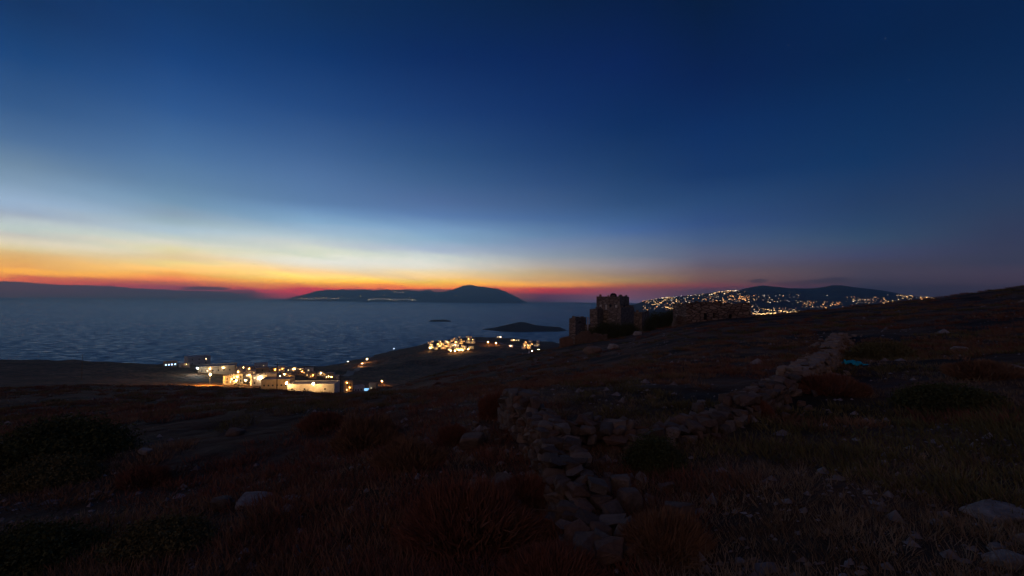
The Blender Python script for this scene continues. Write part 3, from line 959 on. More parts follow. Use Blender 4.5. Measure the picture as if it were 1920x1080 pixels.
vhouse(645, 660, 715, 736, 'narrow orange-lit house right of the floodlit building', group=G1, wall=ochre, wins=((0.3, .3), (0.7, .3), (0.3, .75), (0.7, .75)), lit=(0,), rot=0.2, lampspots=((0.3, 0.95, AMBER, 160, 0.18), (0.6, 0.5, AMBER, 160, 0.18), (0.4, 0.25, AMBER, 120, 0.16)))
vhouse(662, 681, 724, 736, 'low grey house left of the light-blue pool', group=G1, wins=W2, rot=0.3)
vhouse(693, 706, 719, 732, 'faintly lit stone house right of the light-blue pool', group=G1, wall=ochre, wins=((0.3, .4), (0.7, .4)), rot=-0.2, lit=(0,), lstr=1.2)

# smaller houses that fill the village, each with a lamp over its door
rv = random.Random(9)
fill = sorted((rv.uniform(440, 640), 0) for i in range(20))
for i, (px, _) in enumerate(fill):
    py = rv.uniform(*((692, 703) if px < 520 else (695, 711)))
    p = hit(px, py, 200)
    house('village_house', p, rv.uniform(6, 11), rv.uniform(5, 8), rv.uniform(3.0, 5.5), math.atan2(-p.x, p.y) + rv.uniform(-.5, .5), nth(i, 20, 'small plain house filling the village'), group='small houses filling the village',
          wins=((0.25, .5), (0.75, .5)), lit=rv.choice(((), (0,), (1,), (0, 1))), lcol=WARM, lstr=rv.choice((2, 4)), detail=False, wall=rv.choice((whitewash, whitewash, ochre)),
          lampspots=((rv.uniform(.3, .7), 0.8, rv.choice((WARM, AMBER, DEEP)), rv.choice((160, 260, 420)), 0.18),))

# the chapel with its bell arch
p = hit(449, 702, 200)
k = p.y / F
ch = house('chapel', p, 8 * k, 9 * k, 6 * k, math.atan2(-p.x, p.y), 'small white chapel with a bell arch on its roof', 'chapel', wins=(), door=0.5, lampspots=((0.2, 1.0, WARM, 200, 0.2),))
a = MB()
hh = 6 * k
for s in (-1, 1):
    a.box(s * 1.0 - 0.3, s * 1.0 + 0.3, -4.4 * k, -4.4 * k + 0.6, hh + 0.45, hh + 2.2)
for i in range(6):
    t0, t1 = math.pi * i / 6, math.pi * (i + 1) / 6
    vs = []
    for y in (-4.4 * k, -4.4 * k + 0.6):
        for rr_, tt in ((0.7, t0), (1.3, t0), (1.3, t1), (0.7, t1)):
            vs.append((rr_ * math.cos(tt), y, hh + 2.2 + rr_ * math.sin(tt)))
    a.add(vs, [(0, 1, 2, 3), (7, 6, 5, 4), (0, 4, 5, 1), (1, 5, 6, 2), (2, 6, 7, 3), (3, 7, 4, 0)])
ar = a.build('bell_arch', whitewash, ch)
MB().lathe([(0.05, 0.5), (0.2, 0.4), (0.26, 0.1), (0.4, -0.1)], 8, (0, -4.4 * k + 0.3, hh + 1.8)).build('bell', steel, ar)

GL = 'street lamps of the village'
BIGY = PBIG.y
for a in (
    (370, 689, 6.5, COOL, 1500, 0.4, 'cool white floodlight shining at the left end of the village'),
    (540, 718, 7.0, FLOOD, 520, 0.6, 'left of the two dazzling floodlights before the long white building', BIGY - 11),
    (590, 719, 7.0, FLOOD, 420, 0.66, 'right and brighter of the two dazzling floodlights before the long building', BIGY - 12),
    (399, 682, 6, WARM, 260, 0.25, 'warm lamp above the roof of the long flat building'),
    (430, 677, 6, WARMW, 320, 0.26, 'round white lamp high on the village skyline'),
    (452, 672, 8, COOL, 160, 0.22, 'small bluish lamp on a tall post against the sea'),
    (428, 714, 4, WARM, 1300, 0.25, 'warm lamp at the left corner of the glowing courtyard', PCRT.y - 9),
    (446, 713, 3.5, WARM, 1500, 0.25, 'warm lamp in the middle of the glowing courtyard', PCRT.y - 11),
    (463, 713, 3.5, WARM, 1500, 0.25, 'warm lamp right of the middle of the glowing courtyard', PCRT.y - 10),
    (394, 701, 8, AMBER, 15000, 0.28, 'orange lamp beside the earth bank below the long flat building'),
    (526, 704, 4, WARM, 400, 0.24, 'left lamp of the pair just right of the utility pole'),
    (533, 701, 4.5, WARM, 400, 0.24, 'right lamp of the pair just right of the utility pole'),
    (565, 694, 4, WARM, 500, 0.26, 'lamp between the houses above the floodlights'),
    (616, 705, 4, AMBER, 300, 0.22, 'left amber lamp on the bank right of the floodlights'),
    (622, 706, 4, AMBER, 260, 0.2, 'right amber lamp on the bank right of the floodlights'),
    (652, 678, 5, WARMW, 500, 0.26, 'single whitish lamp at the foot of the dark peninsula'),
    (688, 673, 6, AMBER, 2600, 0.32, 'amber lamp at the upper end of the lit hillside road'),
    (679, 681, 6, AMBER, 1800, 0.3, 'amber lamp halfway down the lit hillside road'),
    (716, 714, 4, AMBER, 2000, 0.22, 'dim amber lamp right of the pool houses'),
    (748, 651, 4, WARMW, 500, 0.3, 'yellow lamp on the ridge of the dark peninsula'),
    (738, 654, 4, COOL, 120, 0.25, 'faint bluish lamp on the ridge of the peninsula'),
    (916, 692, 4, AMBER, 500, 0.26, 'amber lamp on the brow below the teal pool'),
    (858, 697, 3.5, WARMW, 360, 0.22, 'lone pale lamp on the dark brow left of the teal pool'),
):
    street_lamp(*a[:7], group=GL, dist=a[7] if len(a) > 7 else None)

# hillside roads
def road(px_path, width, label, y0=300):
    pts = [hit(x, y, y0) for x, y in px_path]
    V_, Q_ = [], []
    dense = []
    for a, b in zip(pts, pts[1:]):
        for i in range(12):
            dense.append(a.lerp(b, i / 12))
    dense.append(pts[-1])
    for i, q in enumerate(dense):
        d = (dense[min(i + 1, len(dense) - 1)] - dense[max(i - 1, 0)])
        n = Vector((-d.y, d.x, 0)).normalized() * width / 2
        for s in (-1, -0.33, 0.33, 1):
            x, y = q.x + n.x * s, q.y + n.y * s
            V_.append((x, y, CAMZ + float(ground(x, y)) + 0.35))
    for i in range(len(dense) - 1):
        for j in range(3):
            Q_.append((i * 4 + j, i * 4 + j + 1, i * 4 + 5 + j, i * 4 + 4 + j))
    return tag(put('road', np_mesh('road', V_, Q_, True), road_mat), label, kind='structure')


road([(646, 706), (664, 696), (676, 687), (686, 677), (697, 668)], 9, 'lit concrete road climbing the peninsula')
road([(890, 639), (915, 641), (945, 646), (985, 653)], 10, 'amber-lit road beyond the peninsula town', 700)

# pools; the water itself glows in place of underwater lamps
def pool(px, py, wpx, dep, col, st, label, y0):
    p = hit(px, py, y0)
    w = wpx / F * p.y
    o = empty('swimming_pool', p + Vector((0, 0, 0.4)), math.atan2(-p.x, p.y), label, 'pool')
    a = MB()
    for x0, x1, y0_, y1 in ((-w / 2 - .5, w / 2 + .5, -dep / 2 - .5, -dep / 2), (-w / 2 - .5, w / 2 + .5, dep / 2, dep / 2 + .5), (-w / 2 - .5, -w / 2, -dep / 2, dep / 2), (w / 2, w / 2 + .5, -dep / 2, dep / 2)):
        a.box(x0, x1, y0_, y1, -2.5, 0.12)
    a.build('rim', whitewash, o)
    MB().box(-w / 2 + 0.01, w / 2 - 0.01, -dep / 2 + 0.01, dep / 2 - 0.01, -2.3, -0.05).build('glowing_water', lamp_mat(col, st, False), o)
    return o


pool(686, 732, 11, 12, (0.25, 0.6, 1.0), 1.6, 'light-blue lit pool between two dim houses', 200)
pool(949, 679, 13, 16, (0.08, 0.62, 0.62), 1.3, 'teal lit pool on the dark brow', 500)

# pale pointed canopies beyond the brow
GC = 'pale pointed canopies on the brow'
for px, top, base, w_, lb in ((980, 661, 674, 4, 'left of the two pale pointed canopies on the brow'), (992, 656, 671, 6, 'right of the two pale pointed canopies on the brow')):
    p = hit(px, base, 500)
    h_ = (base - top) / F * p.y
    r_ = w_ / F * p.y
    o = empty('pointed_canopy', p, 0, lb, 'canopy', GC)
    MB().tube((0, 0, -1), (0, 0, h_), 0.15, 0.08).build('pole', steel, o)
    MB().lathe([(r_, h_ * 0.25), (r_ * 0.55, h_ * 0.42), (r_ * 0.2, h_ * 0.72), (0.05, h_ * 0.98)], 10).build('canopy', whitewash, o)

# palms and dark trees among the lit houses
t = NT('palm_leaf', 0.8)
palm_mat = t.done((0.06, 0.075, 0.02))
for i, (px, py, hpx, lb) in enumerate(((437, 721, 12, 'palm at the left of the glowing courtyard'), (459, 720, 10, 'palm in the middle of the glowing courtyard'), (471, 712, 12, 'palm beside the tallest house of the courtyard'),
                                       (419, 699, 8, 'small palm in front of the long flat building'), (510, 698, 10, 'palm behind the orange-lit wall house'), (583, 704, 9, 'palm behind the right floodlight'))):
    p = hit(px, py, 200)
    h_ = max(3.5, hpx / F * p.y)
    o = empty('palm_tree', p, 0, lb, 'palm tree', 'palms of the village')
    MB().tube((0, 0, -0.5), (0.15, 0, h_ * 0.5), 0.22, 0.17, 7).tube((0.15, 0, h_ * 0.5), (0.1, 0.1, h_ * 0.85), 0.17, 0.13, 7).build('trunk', pole_mat, o)
    m = MB()
    for j in range(16):
        th = 2 * math.pi * j / 16 + rv.uniform(-.15, .15)
        dr = rv.uniform(0.0, 0.5)
        pr = None
        for k_ in range(6):
            f = k_ / 5
            c_ = Vector((0.1 + math.cos(th) * f * h_ * .38, 0.1 + math.sin(th) * f * h_ * .38, h_ * (0.85 + 0.22 * f * (1 - dr) - 0.42 * f * f)))
            w_ = 0.42 * math.sin(math.pi * min(f + .12, 1)) + 0.02
            n_ = Vector((-math.sin(th), math.cos(th), 0)) * w_
            cur = (c_ - n_ - Vector((0, 0, w_ * .5)), c_, c_ + n_ - Vector((0, 0, w_ * .5)))
            if pr:
                m.add([*pr, *cur], [(0, 1, 4, 3), (1, 2, 5, 4)])
            pr = cur
    m.build('crown', palm_mat, o)

# utility poles
GP = 'wooden utility poles along the slope'
for px, top, Y, lb in ((157, 664, 300, 'utility pole against the sea on the left plateau'), (522, 679, 150, 'tall utility pole before the shadowed block of the village'),
                       (641, 703, 165, 'utility pole at the shaded end of the long white building'), (655, 706, 170, 'utility pole before the narrow orange-lit house')):
    p = at(px, Y)
    top_z = CAMZ + pix_dir(px, top).z * Y
    h_ = max(6.0, top_z - p.z)
    o = empty('utility_pole', p, math.atan2(-p.x, p.y) + 0.3, lb, 'utility pole', GP)
    MB().tube((0, 0, -1), (0, 0, h_), 0.17, 0.11, 8).build('post', pole_mat, o)
    MB().box(-1.1, 1.1, -0.18, -0.06, h_ - 0.7, h_ - 0.55).build('crossarm', pole_mat, o)
    for s in (-0.95, 0, 0.95):
        MB().lathe([(0.03, 0), (0.07, 0.06), (0.05, 0.16), (0.02, 0.2)], 6, (s, -0.12, h_ - 0.55)).build('insulator', steel, o)

# ----------------------------------------------------------------- the peninsula town
rt = random.Random(5)
def simple_house(p, w, d, h, rz, label, group, litn, col, st, wall, name='town_house', lamp=None, wsize=1.2, hood=False):
    """a house of a few pixels: wall block, roof rim, and its lit windows"""
    o = empty(name, p, rz, label, 'house', group)
    MB().box(-w / 2, w / 2, -d / 2, d / 2, -3, h).build('wall', wall, o)
    MB().box(-w / 2 - 0.1, w / 2 + 0.1, -d / 2 - 0.1, d / 2 + 0.1, h + 0.002, h + 0.4).build('roof', wall, o)
    for i in range(litn):
        x = (-0.5 + (i + 0.5) / litn) * w
        MB().box(x - wsize / 2, x + wsize / 2, -d / 2 - 0.08, -d / 2 - 0.02, h * 0.35, min(h * 0.35 + wsize * 1.1, h * 0.9)).build('window', lamp_mat(col, st, False), o)
    if lamp:
        lp = empty('wall_lamp', (rt.uniform(-.3, .3) * w, -d / 2, h * 0.85))
        lp.parent = o
        MB().box(-0.06, 0.06, -1.5, 0.0, 0.02, 0.12).build('bracket', steel, lp)
        put('lamp_globe', globe(0.28), lamp_mat(lamp[0], lamp[1]), lp, (0, -1.5, -0.28))
        if hood:
            MB().box(-0.55, 0.55, -2.0, -1.92, -0.75, 0.1).box(-0.55, 0.55, -1.918, -1.1, 0.13, 0.2).build('hood', steel, lp)  # added plates hide the globe from the front while the wall stays lit
    return o


TOWN = [  # x0, x1, y0, y1, count, lamps share, label, group
    (803, 840, 640, 656, 15, 0.85, 'bright house in the left half of the peninsula town', 'left half of the peninsula town'),
    (840, 892, 636, 650, 17, 0.7, 'lit house in the upper right half of the peninsula town', 'upper right half of the peninsula town'),
    (840, 888, 650, 659, 13, 0.9, 'bright house in the lowest row of the peninsula town', 'lowest row of the peninsula town'),
    (836, 890, 627, 636, 10, 0.3, 'dim house along the skyline of the peninsula town', 'skyline of the peninsula town'),
    (978, 1012, 641, 656, 11, 0.7, 'lit house of the hamlet above the brow right of the town', 'hamlet above the brow'),
]
for x0, x1, y0, y1, n, share, lb, g in TOWN:
    nx = max(3, int(math.sqrt(n * (x1 - x0) / (y1 - y0) / 2.2)))
    spots = sorted((x0 + (x1 - x0) * ((i % nx) + rt.uniform(0.15, 0.85)) / nx, y0 + (y1 - y0) * ((i // nx) + rt.uniform(0.2, 0.8)) / math.ceil(n / nx)) for i in range(n))
    for i, (px, py) in enumerate(spots):
        p = hit(px, py, 500)
        lamp = None
        if rt.random() < share:
            lamp = rt.choice([(WARM, 240), (AMBER, 200), (AMBER, 320), (WARM, 160), (DEEP, 300)])
        simple_house(p, rt.uniform(6, 12), rt.uniform(6, 9), rt.uniform(3.2, 6.5), math.atan2(-p.x, p.y) + rt.uniform(-.5, .5), nth(i, n, lb), g,
                     rt.choice((1, 2, 2, 3)), rt.choice((WARM, WARMW, AMBER)), rt.choice((0.8, 2, 4)), whitewash, lamp=lamp, hood=rt.random() < 0.72)
for px, py, w, h, lb, lamp, n in (
    (852, 650, 22, 7, 'wide white hotel block with mauve shade in the middle of the peninsula town', (WARMW, 300), 4),
    (888, 626, 14, 5, 'pinkish lit house at the top right of the town skyline', ((1, 0.55, 0.4), 420), 2),
    (813, 632, 9, 4, 'house with a white lamp at the left tip of the town skyline', (WARMW, 700), 1),
    (826, 629, 14, 4, 'orange-lit row house left on the town skyline', (AMBER, 420), 3),
    (936, 633, 16, 5, 'lit house alone by the inlet beyond the town', (WARMW, 600), 3),
    (907, 630, 7, 4, 'small house with a white lamp between town and inlet', (WARMW, 520), 1),
    (966, 639, 26, 3.5, 'long low yellow-lit house before the hamlet', (WARM, 300), 4),
    (958, 650, 9, 4, 'small pink-lit house below the long low one', ((1, 0.45, 0.35), 420), 1),
):
    p = hit(px, py, 500)
    simple_house(p, w, 9, h, math.atan2(-p.x, p.y), lb, 'single houses around the peninsula town', n, WARMW, 5, whitewash, lamp=lamp)
for i, (px, py, st, lb) in enumerate(((846, 657, 1500, 'left lamp of the bright row under the town'), (853, 657, 1600, 'second lamp of the bright row under the town'), (860, 656, 1600, 'third lamp of the bright row under the town'),
                                      (867, 656, 1500, 'right lamp of the bright row under the town'), (806, 652, 2200, 'lamp at the left foot of the town'), (915, 641, 2600, 'lamp at the near end of the amber-lit road'),
                                      (930, 643, 2000, 'lamp halfway along the amber-lit road'), (878, 654, 1800, 'lamp at the right foot of the town'), (1010, 655, 600, 'lamp right of the hamlet'), (998, 657, 600, 'lamp under the hamlet'))):
    street_lamp(px, py, 6, AMBER if 'amber' in lb else WARM, st, 0.32, lb, 500, 'street lamps of the peninsula town')

# ----------------------------------------------------------------- the far towns
FY = np.linspace(3000, 8600, 700)


def far_hit(px, py, hf=far_h, ys=FY):
    d = pix_dir(px, py)
    diff = hf(d.x * ys, ys) - (CAMZ + d.z * ys)
    k = int(np.argmax(diff >= 0)) if (diff >= 0).any() else int(np.argmax(diff))
    return Vector((d.x * ys[k], ys[k], max(1.0, float(hf(d.x * ys[k], ys[k])))))


_fw = {}


def far_house(p, label, group, col, st, w, rnd, name='far_house'):
    """a lit house kilometres away: block and one glowing band for its lamps and lamp-lit walls, meshes shared"""
    key = (round(w), col, st)
    if key not in _fw:
        _fw[key] = (MB().box(-w / 2, w / 2, -w * .35, w * .35, -6, w * 0.42).box(-w / 2 - .2, w / 2 + .2, -w * .35 - .2, w * .35 + .2, w * .42 + .002, w * .42 + .5).mesh('wall', whitewash),
                    MB().box(-w * .4, w * .4, -w * .35 - .3, -w * .35 - .05, w * .12, w * .34).mesh('glow_bands', lamp_mat(col, st, False)))  # band glows in place of lamps and the walls they light
    a, b = _fw[key]
    o = put(name, a, None, None, p, (0, 0, math.atan2(-p.x, p.y) + rnd.uniform(-.4, .4)))
    tag(o, label, 'house', group)
    put('glow_band', b, None, o)
    return o


rf_ = random.Random(21)
FAR = [  # kind, points or box, count, size, brightness, colours, label
    ('line', [(1330, 553), (1345, 549), (1360, 545.5), (1368, 544.5), (1384, 546)], 26, (14, 20), (4, 9), 'wy', 'lit house in the bright string along the crest of the far town'),
    ('box', (1368, 1398, 555, 566), 22, (12, 18), (3, 7), 'ao', 'orange-lit house on the right flank of the far town'),
    ('box', (1241, 1259, 553, 560), 14, (12, 18), (3, 7), 'wy', 'lit house in the left hilltop cluster of the far town'),
    ('line', [(1222, 573), (1235, 570), (1243, 566), (1250, 561)], 20, (12, 18), (3, 7), 'y', 'lit house in the slanting left row of the far town'),
    ('box', (1207, 1235, 558, 571), 14, (11, 14), (2, 5), 'wy', 'scattered lit house at the left end of the far town'),
    ('box', (1257, 1297, 553, 584), 26, (11, 14), (2, 4), 'wc', 'whitish house in the middle of the far town'),
    ('box', (1266, 1274, 561, 566), 6, (12, 16), (3, 6), 'y', 'lit house in the small round cluster of the far town'),
    ('line', [(1248, 577), (1258, 579), (1269, 580)], 10, (12, 18), (3, 6), 'y', 'lit house in the short low row left of the stone hut'),
    ('box', (1340, 1362, 562, 573), 14, (12, 18), (3, 6), 'yo', 'lit house just above the roof of the stone hut'),
    ('line', [(1394, 571), (1412, 574)], 9, (14, 20), (3, 6), 'yo', 'lit house in the low row right above the stone hut'),
    ('box', (1302, 1322, 552, 555), 5, (12, 14), (3, 5), 'w', 'whitish lit house on the dark saddle of the far town'),
    ('box', (1402, 1416, 556, 564), 6, (12, 14), (3, 5), 'yo', 'lit house at the right edge of the far town'),
    ('line', [(1411, 588), (1425, 589.5), (1445, 588), (1455, 588)], 24, (16, 22), (5, 10), 'y', 'house in the brightest row low in the valley'),
    ('line', [(1426, 580), (1460, 583), (1480, 586), (1499, 586)], 20, (14, 20), (4, 8), 'y', 'house in the upper bright row of the valley'),
    ('box', (1428, 1502, 553, 567), 14, (12, 15), (2, 5), 'wc', 'scattered lit house on the slope under the mountain'),
    ('box', (1502, 1575, 566, 574), 22, (13, 17), (2, 4), 'yo', 'lit house in the long row under the mountain peak'),
    ('box', (1590, 1622, 561, 566), 8, (13, 18), (3, 5), 'wy', 'lit house in the small group right of the mountain peak'),
    ('box', (1628, 1662, 556, 568), 10, (13, 17), (3, 5), 'yo', 'lit house on the mid slope near the right brow'),
    ('box', (1650, 1706, 566, 571), 18, (14, 20), (3, 7), 'o', 'orange-lit house just over the right brow'),
    ('line', [(1682, 554.5), (1700, 556), (1713, 555.5)], 14, (14, 20), (4, 8), 'y', 'lit house in the highest row at the mountain foot'),
    ('box', (1722, 1752, 558, 561.5), 13, (14, 20), (4, 7), 'yo', 'lit house in the row beyond the right brow'),
    ('box', (1758, 1774, 558, 565), 6, (13, 18), (3, 5), 'wo', 'lit house second last along the right brow'),
    ('box', (1784, 1797, 559, 562), 4, (13, 18), (3, 5), 'o', 'last lit house along the right brow'),
    ('box', (1550, 1552, 554, 555), 1, (16, 17), (4, 5), 'w', 'single white-lit house high on the mountain'),
    ('box', (1663, 1666, 553, 554), 1, (16, 17), (4, 5), 'w', 'single lit house on the right shoulder of the mountain'),
]
CC = {'w': (1.0, 0.78, 0.50), 'y': (1.0, 0.58, 0.21), 'o': (1.0, 0.38, 0.09), 'a': (1.0, 0.46, 0.14), 'c': (0.95, 0.92, 0.9)}


def spread(kind, shape, n, i, rnd):
    if kind == 'box':
        x0, x1, y0, y1 = shape
        return rnd.uniform(x0, x1), rnd.uniform(y0, y1)
    t_ = (i + rnd.random()) / n * (len(shape) - 1)
    k_ = min(int(t_), len(shape) - 2)
    f = t_ - k_
    return shape[k_][0] * (1 - f) + shape[k_ + 1][0] * f, shape[k_][1] * (1 - f) + shape[k_ + 1][1] * f + rnd.uniform(-1.2, 1.2)


for kind, shape, n, (w0, w1), (s0, s1), cols_, lb in FAR:
    for i, (px, py) in enumerate(sorted(spread(kind, shape, n, i, rf_) for i in range(n))):
        p = far_hit(px, py)
        far_house(p, nth(i, n, lb), lb.split(' ', 1)[1] if n > 1 else None, CC[rf_.choice(cols_)], float(round(rf_.uniform(s0, s1) * rf_.choice((0.5, 1.0, 1.7))) * 0.55 + 0.5), max(8, round(rf_.uniform(w0, w1) * 0.68)), rf_)

# the rest of the far town, too many and too small to tell apart
m_w, m_l = MB(), MB()
rq = random.Random(77)
REST = [(1205, 1262, 556, 582, 60), (1255, 1300, 553, 585, 60), (1300, 1345, 550, 566, 30), (1335, 1400, 546, 575, 90), (1395, 1420, 553, 576, 30), (1420, 1500, 552, 568, 26), (1408, 1500, 578, 590, 60), (1500, 1580, 564, 578, 50), (1585, 1665, 556, 572, 50),
        (1650, 1710, 563, 575, 45), (1680, 1755, 554, 564, 50), (1750, 1800, 556, 566, 24)]
for x0, x1, y0, y1, n in REST:
    for i in range(n):
        p = far_hit(rq.uniform(x0, x1), rq.uniform(y0, y1))
        w = rq.uniform(6, 10)
        c_, s_ = math.cos(math.atan2(-p.x, p.y)), math.sin(math.atan2(-p.x, p.y))
        for mb, (xa, xb, ya, yb, za, zb) in ((m_w, (-w / 2, w / 2, -w * .35, w * .35, -4, w * .45)), (m_l, (-w * .32, w * .32, -w * .35 - .2, -w * .35 - .04, w * .1, w * .34))):
            k0 = len(mb.v)
            mb.box(xa, xb, ya, yb, za, zb)
            for j in range(k0, len(mb.v)):
                x_, y_, z_ = mb.v[j]
                mb.v[j] = (p.x + x_ * c_ - y_ * s_, p.y + x_ * s_ + y_ * c_, p.z + z_)
ft = tag(m_w.build('far_town', whitewash), 'mass of small houses and lights of the far town', kind='stuff')
t = NT('mixed_lamplight')
vo = t.N.new('ShaderNodeTexVoronoi')
vo.inputs['Scale'].default_value = 0.03
t.L.new(t.tc.outputs['Object'], vo.inputs['Vector'])
sp_ = t.N.new('ShaderNodeSeparateColor')
t.L.new(vo.outputs['Color'], sp_.inputs[0])
t.L.new(t.ramp(sp_.outputs[0], [(0.0, (1.0, 0.34, 0.08)), (0.5, (1.0, 0.52, 0.17)), (0.85, (1.0, 0.72, 0.40)), (1.0, (0.95, 0.9, 0.85))]), t.b.inputs['Emission Color'])
t.L.new(t.ramp(sp_.outputs[1], [(0.0, 0.4), (0.55, 1.0), (0.75, 3.0), (1.0, 7.0)]), t.b.inputs['Emission Strength'])
far_glow = t.done((0.5, 0.5, 0.5))
far_glow.cycles.emission_sampling = 'NONE'
m_l.build('glow_bands', far_glow, ft)['kind'] = 'stuff'  # same glow standing in for lamps and lit walls

IY = np.linspace(17050, 22000, 500)
for kind, shape, n, lb in (('line', [(552, 560), (575, 560.5), (612, 560)], 20, 'lit house along the left shore of the distant island'), ('line', [(620, 560.5), (642, 558)], 7, 'lit house in the second shore village of the island'),
                           ('line', [(688, 562.5), (715, 560), (735, 562.5), (780, 562)], 30, 'lit house along the middle shore of the distant island'), ('line', [(735, 547), (756, 548)], 7, 'lit house high under the clouds of the distant island'),
                           ('box', (645, 860, 553, 562), 9, 'single lit house on the slopes of the distant island')):
    for i, (px, py) in enumerate(sorted(spread(kind, shape, n, i, rf_) for i in range(n))):
        p = far_hit(px, py, isl_h, IY)
        far_house(p, nth(i, n, lb), lb.split(' ', 1)[1], CC[rf_.choice('wwy')], float(rf_.choice((6, 12, 18))), round(rf_.uniform(20, 27)), rf_, 'island_house')

# ----------------------------------------------------------------- the old stone house on the shoulder, 100 m away
HY = 100.0


def zpix(px, py, Y):
    return CAMZ + pix_dir(px, py).z * Y


def xpix(px, py, Y):
    return pix_dir(px, py).x * Y


def block(parent, origin, rz, w, d, z0, z1, mat, name='wall', holes_front=(), holes_side=(), cap=0.0):
    """a masonry block whose near corner stands at origin; left face runs along -u, right face along +v"""
    m = MB()
    H = z1 - z0
    c, s = math.cos(rz), math.sin(rz)
    u = Vector((-c, -s * -1, 0)) if False else Vector((-math.cos(rz), math.sin(rz), 0))   # left face, going left and away
    v = Vector((math.sin(rz), math.cos(rz), 0))                                         # right face, going right and away
    o = Vector((origin[0], origin[1], z0))
    m.wall(o + u * w, -u, w, H, holes_front, 0.3, v)
    m.wall(o, v, d, H, holes_side, 0.3, u)
    m.wall(o + v * d, u, w, H, (), 0.3, -v)
    m.wall(o + u * w + v * d, -v, d, H, (), 0.3, -u)
    top = [o + Vector((0, 0, H - 0.35)), o + u * w + Vector((0, 0, H - 0.35)), o + u * w + v * d + Vector((0, 0, H - 0.35)), o + v * d + Vector((0, 0, H - 0.35))]
    m.add(top, [(0, 1, 2, 3)])
    t_ = 0.4
    q = [o, o + u * w, o + u * w + v * d, o + v * d]
    ins = [o + u * t_ + v * t_, o + u * (w - t_) + v * t_, o + u * (w - t_) + v * (d - t_), o + u * t_ + v * (d - t_)]
    for i in range(4):
        j = (i + 1) % 4
        up = Vector((0, 0, H))
        lo = Vector((0, 0, H - 0.35))
        m.add([q[i] + up, q[j] + up, ins[j] + up, ins[i] + up], [(0, 1, 2, 3)])
        m.add([ins[i] + up, ins[j] + up, ins[j] + lo, ins[i] + lo], [(0, 1, 2, 3)])
    w_ = m.build(name, mat, parent)
    # broken stones left along the wall tops
    for fo, fu, fin, ln in ((o + u * w, -u, v, w), (o, v, u, d)):
        s_ = 0.1
        while s_ < ln - 0.4:
            l = RB.uniform(.3, .8)
            e_ = min(s_ + l, ln - 0.05)
            hh_ = RB.choice((0, 0, RB.uniform(.1, .3), RB.uniform(.25, .6)))
            if hh_:
                k = MB()
                q_ = [fo + fu * x + fin * dd + Vector((0, 0, H + zz)) for zz in (0.003, hh_) for (x, dd) in ((s_ + .02, .03), (e_ - .02, .03), (e_ - .05, .36), (s_ + .05, .36))]
                k.add(q_, [(3, 2, 1, 0), (4, 5, 6, 7), (0, 1, 5, 4), (1, 2, 6, 5), (2, 3, 7, 6), (3, 0, 4, 7)])
                k.build('coping_stone', mat, parent)
            s_ = e_
    panes = []
    for face, fo, fu, fin in ((holes_front, o + u * w, -u, v), (holes_side, o, v, u)):
        for hh in face:
            a, b, c_, d_ = hh[:4]
            k = MB()
            P = lambda x, z, dd: fo + fu * x + Vector((0, 0, z)) + fin * dd
            k.add([P(a, c_, .24), P(b, c_, .24), P(b, d_, .24), P(a, d_, .24), P(a, c_, .29), P(b, c_, .29), P(b, d_, .29), P(a, d_, .29)],
                  [(0, 1, 2, 3), (7, 6, 5, 4), (0, 4, 5, 1), (1, 5, 6, 2), (2, 6, 7, 3), (3, 7, 4, 0)])
            wn = k.build('window', pale_pane if len(hh) > 4 and hh[4] else dark_pane, parent)
            f = MB()
            tt = 0.07
            for (x0, x1, za, zb) in ((a, a + tt, c_, d_), (b - tt, b, c_, d_), (a + tt, b - tt, d_ - tt, d_), (a + tt, b - tt, c_, c_ + tt)):
                f.add([P(x0, za, .16), P(x1, za, .16), P(x1, zb, .16), P(x0, zb, .16), P(x0, za, .235), P(x1, za, .235), P(x1, zb, .235), P(x0, zb, .235)],
                      [(0, 1, 2, 3), (7, 6, 5, 4), (0, 4, 5, 1), (1, 5, 6, 2), (2, 6, 7, 3), (3, 7, 4, 0)])
            f.build('window_frame', door_mat, wn)
    return w_


RZ = math.radians(33)
RB = random.Random(12)
root = empty('stone_house', (0, 0, 0), 0, 'old stone tower house with small pale windows on the shoulder of the hill', 'house')
# upper block: near corner at photo column 1162
ox, oy = xpix(1162, 580, HY), HY
z_top = zpix(1162, 556, HY)
z_mid = zpix(1162, 606, HY)
wl = 39 / F * HY / math.cos(RZ)
wr = 29 / F * HY / math.sin(RZ)
hw = 1.25
H_ = z_top - (z_mid - 3)
zw = H_ - 3.0


def fx(px):      # along the left face, measured from its left end
    return (px - 1123) / 39 * wl


fronts = [(fx(1129.5) - .35, fx(1129.5) + .35, zw, zw + hw, 1), (fx(1139) - .3, fx(1139) + .3, zw, zw + hw, 1), (fx(1146.5) - .25, fx(1146.5) + .25, zw + .1, zw + hw, 0), (fx(1155.5) - .35, fx(1155.5) + .35, zw - .1, zw + hw, 1)]
sides = [((1172 - 1162) / 29 * wr, (1184 - 1162) / 29 * wr, zw + .2, zw + 1.1, 0)]
root.location = (ox, oy, z_mid - 3)
inv = Matrix.Translation(-Vector(root.location))


def rel(p):
    return (p[0] - ox, p[1] - oy, 0)


Z0 = z_mid - 3


def hb(px, Y, py_top, py_base, wpx, dpx, **k):
    """another block of the house: near corner at column px, distance Y"""
    x = xpix(px, 590, Y) - ox
    zt = zpix(px, py_top, Y) - Z0
    zb = min(zpix(px, py_base, Y), CAMZ + float(ground(x + ox, Y))) - 2.5 - Z0
    return block(root, (x, Y - oy, 0), RZ, wpx / F * Y / math.cos(RZ), dpx / F * Y / math.sin(RZ), zb, zt, old_stone, **k)


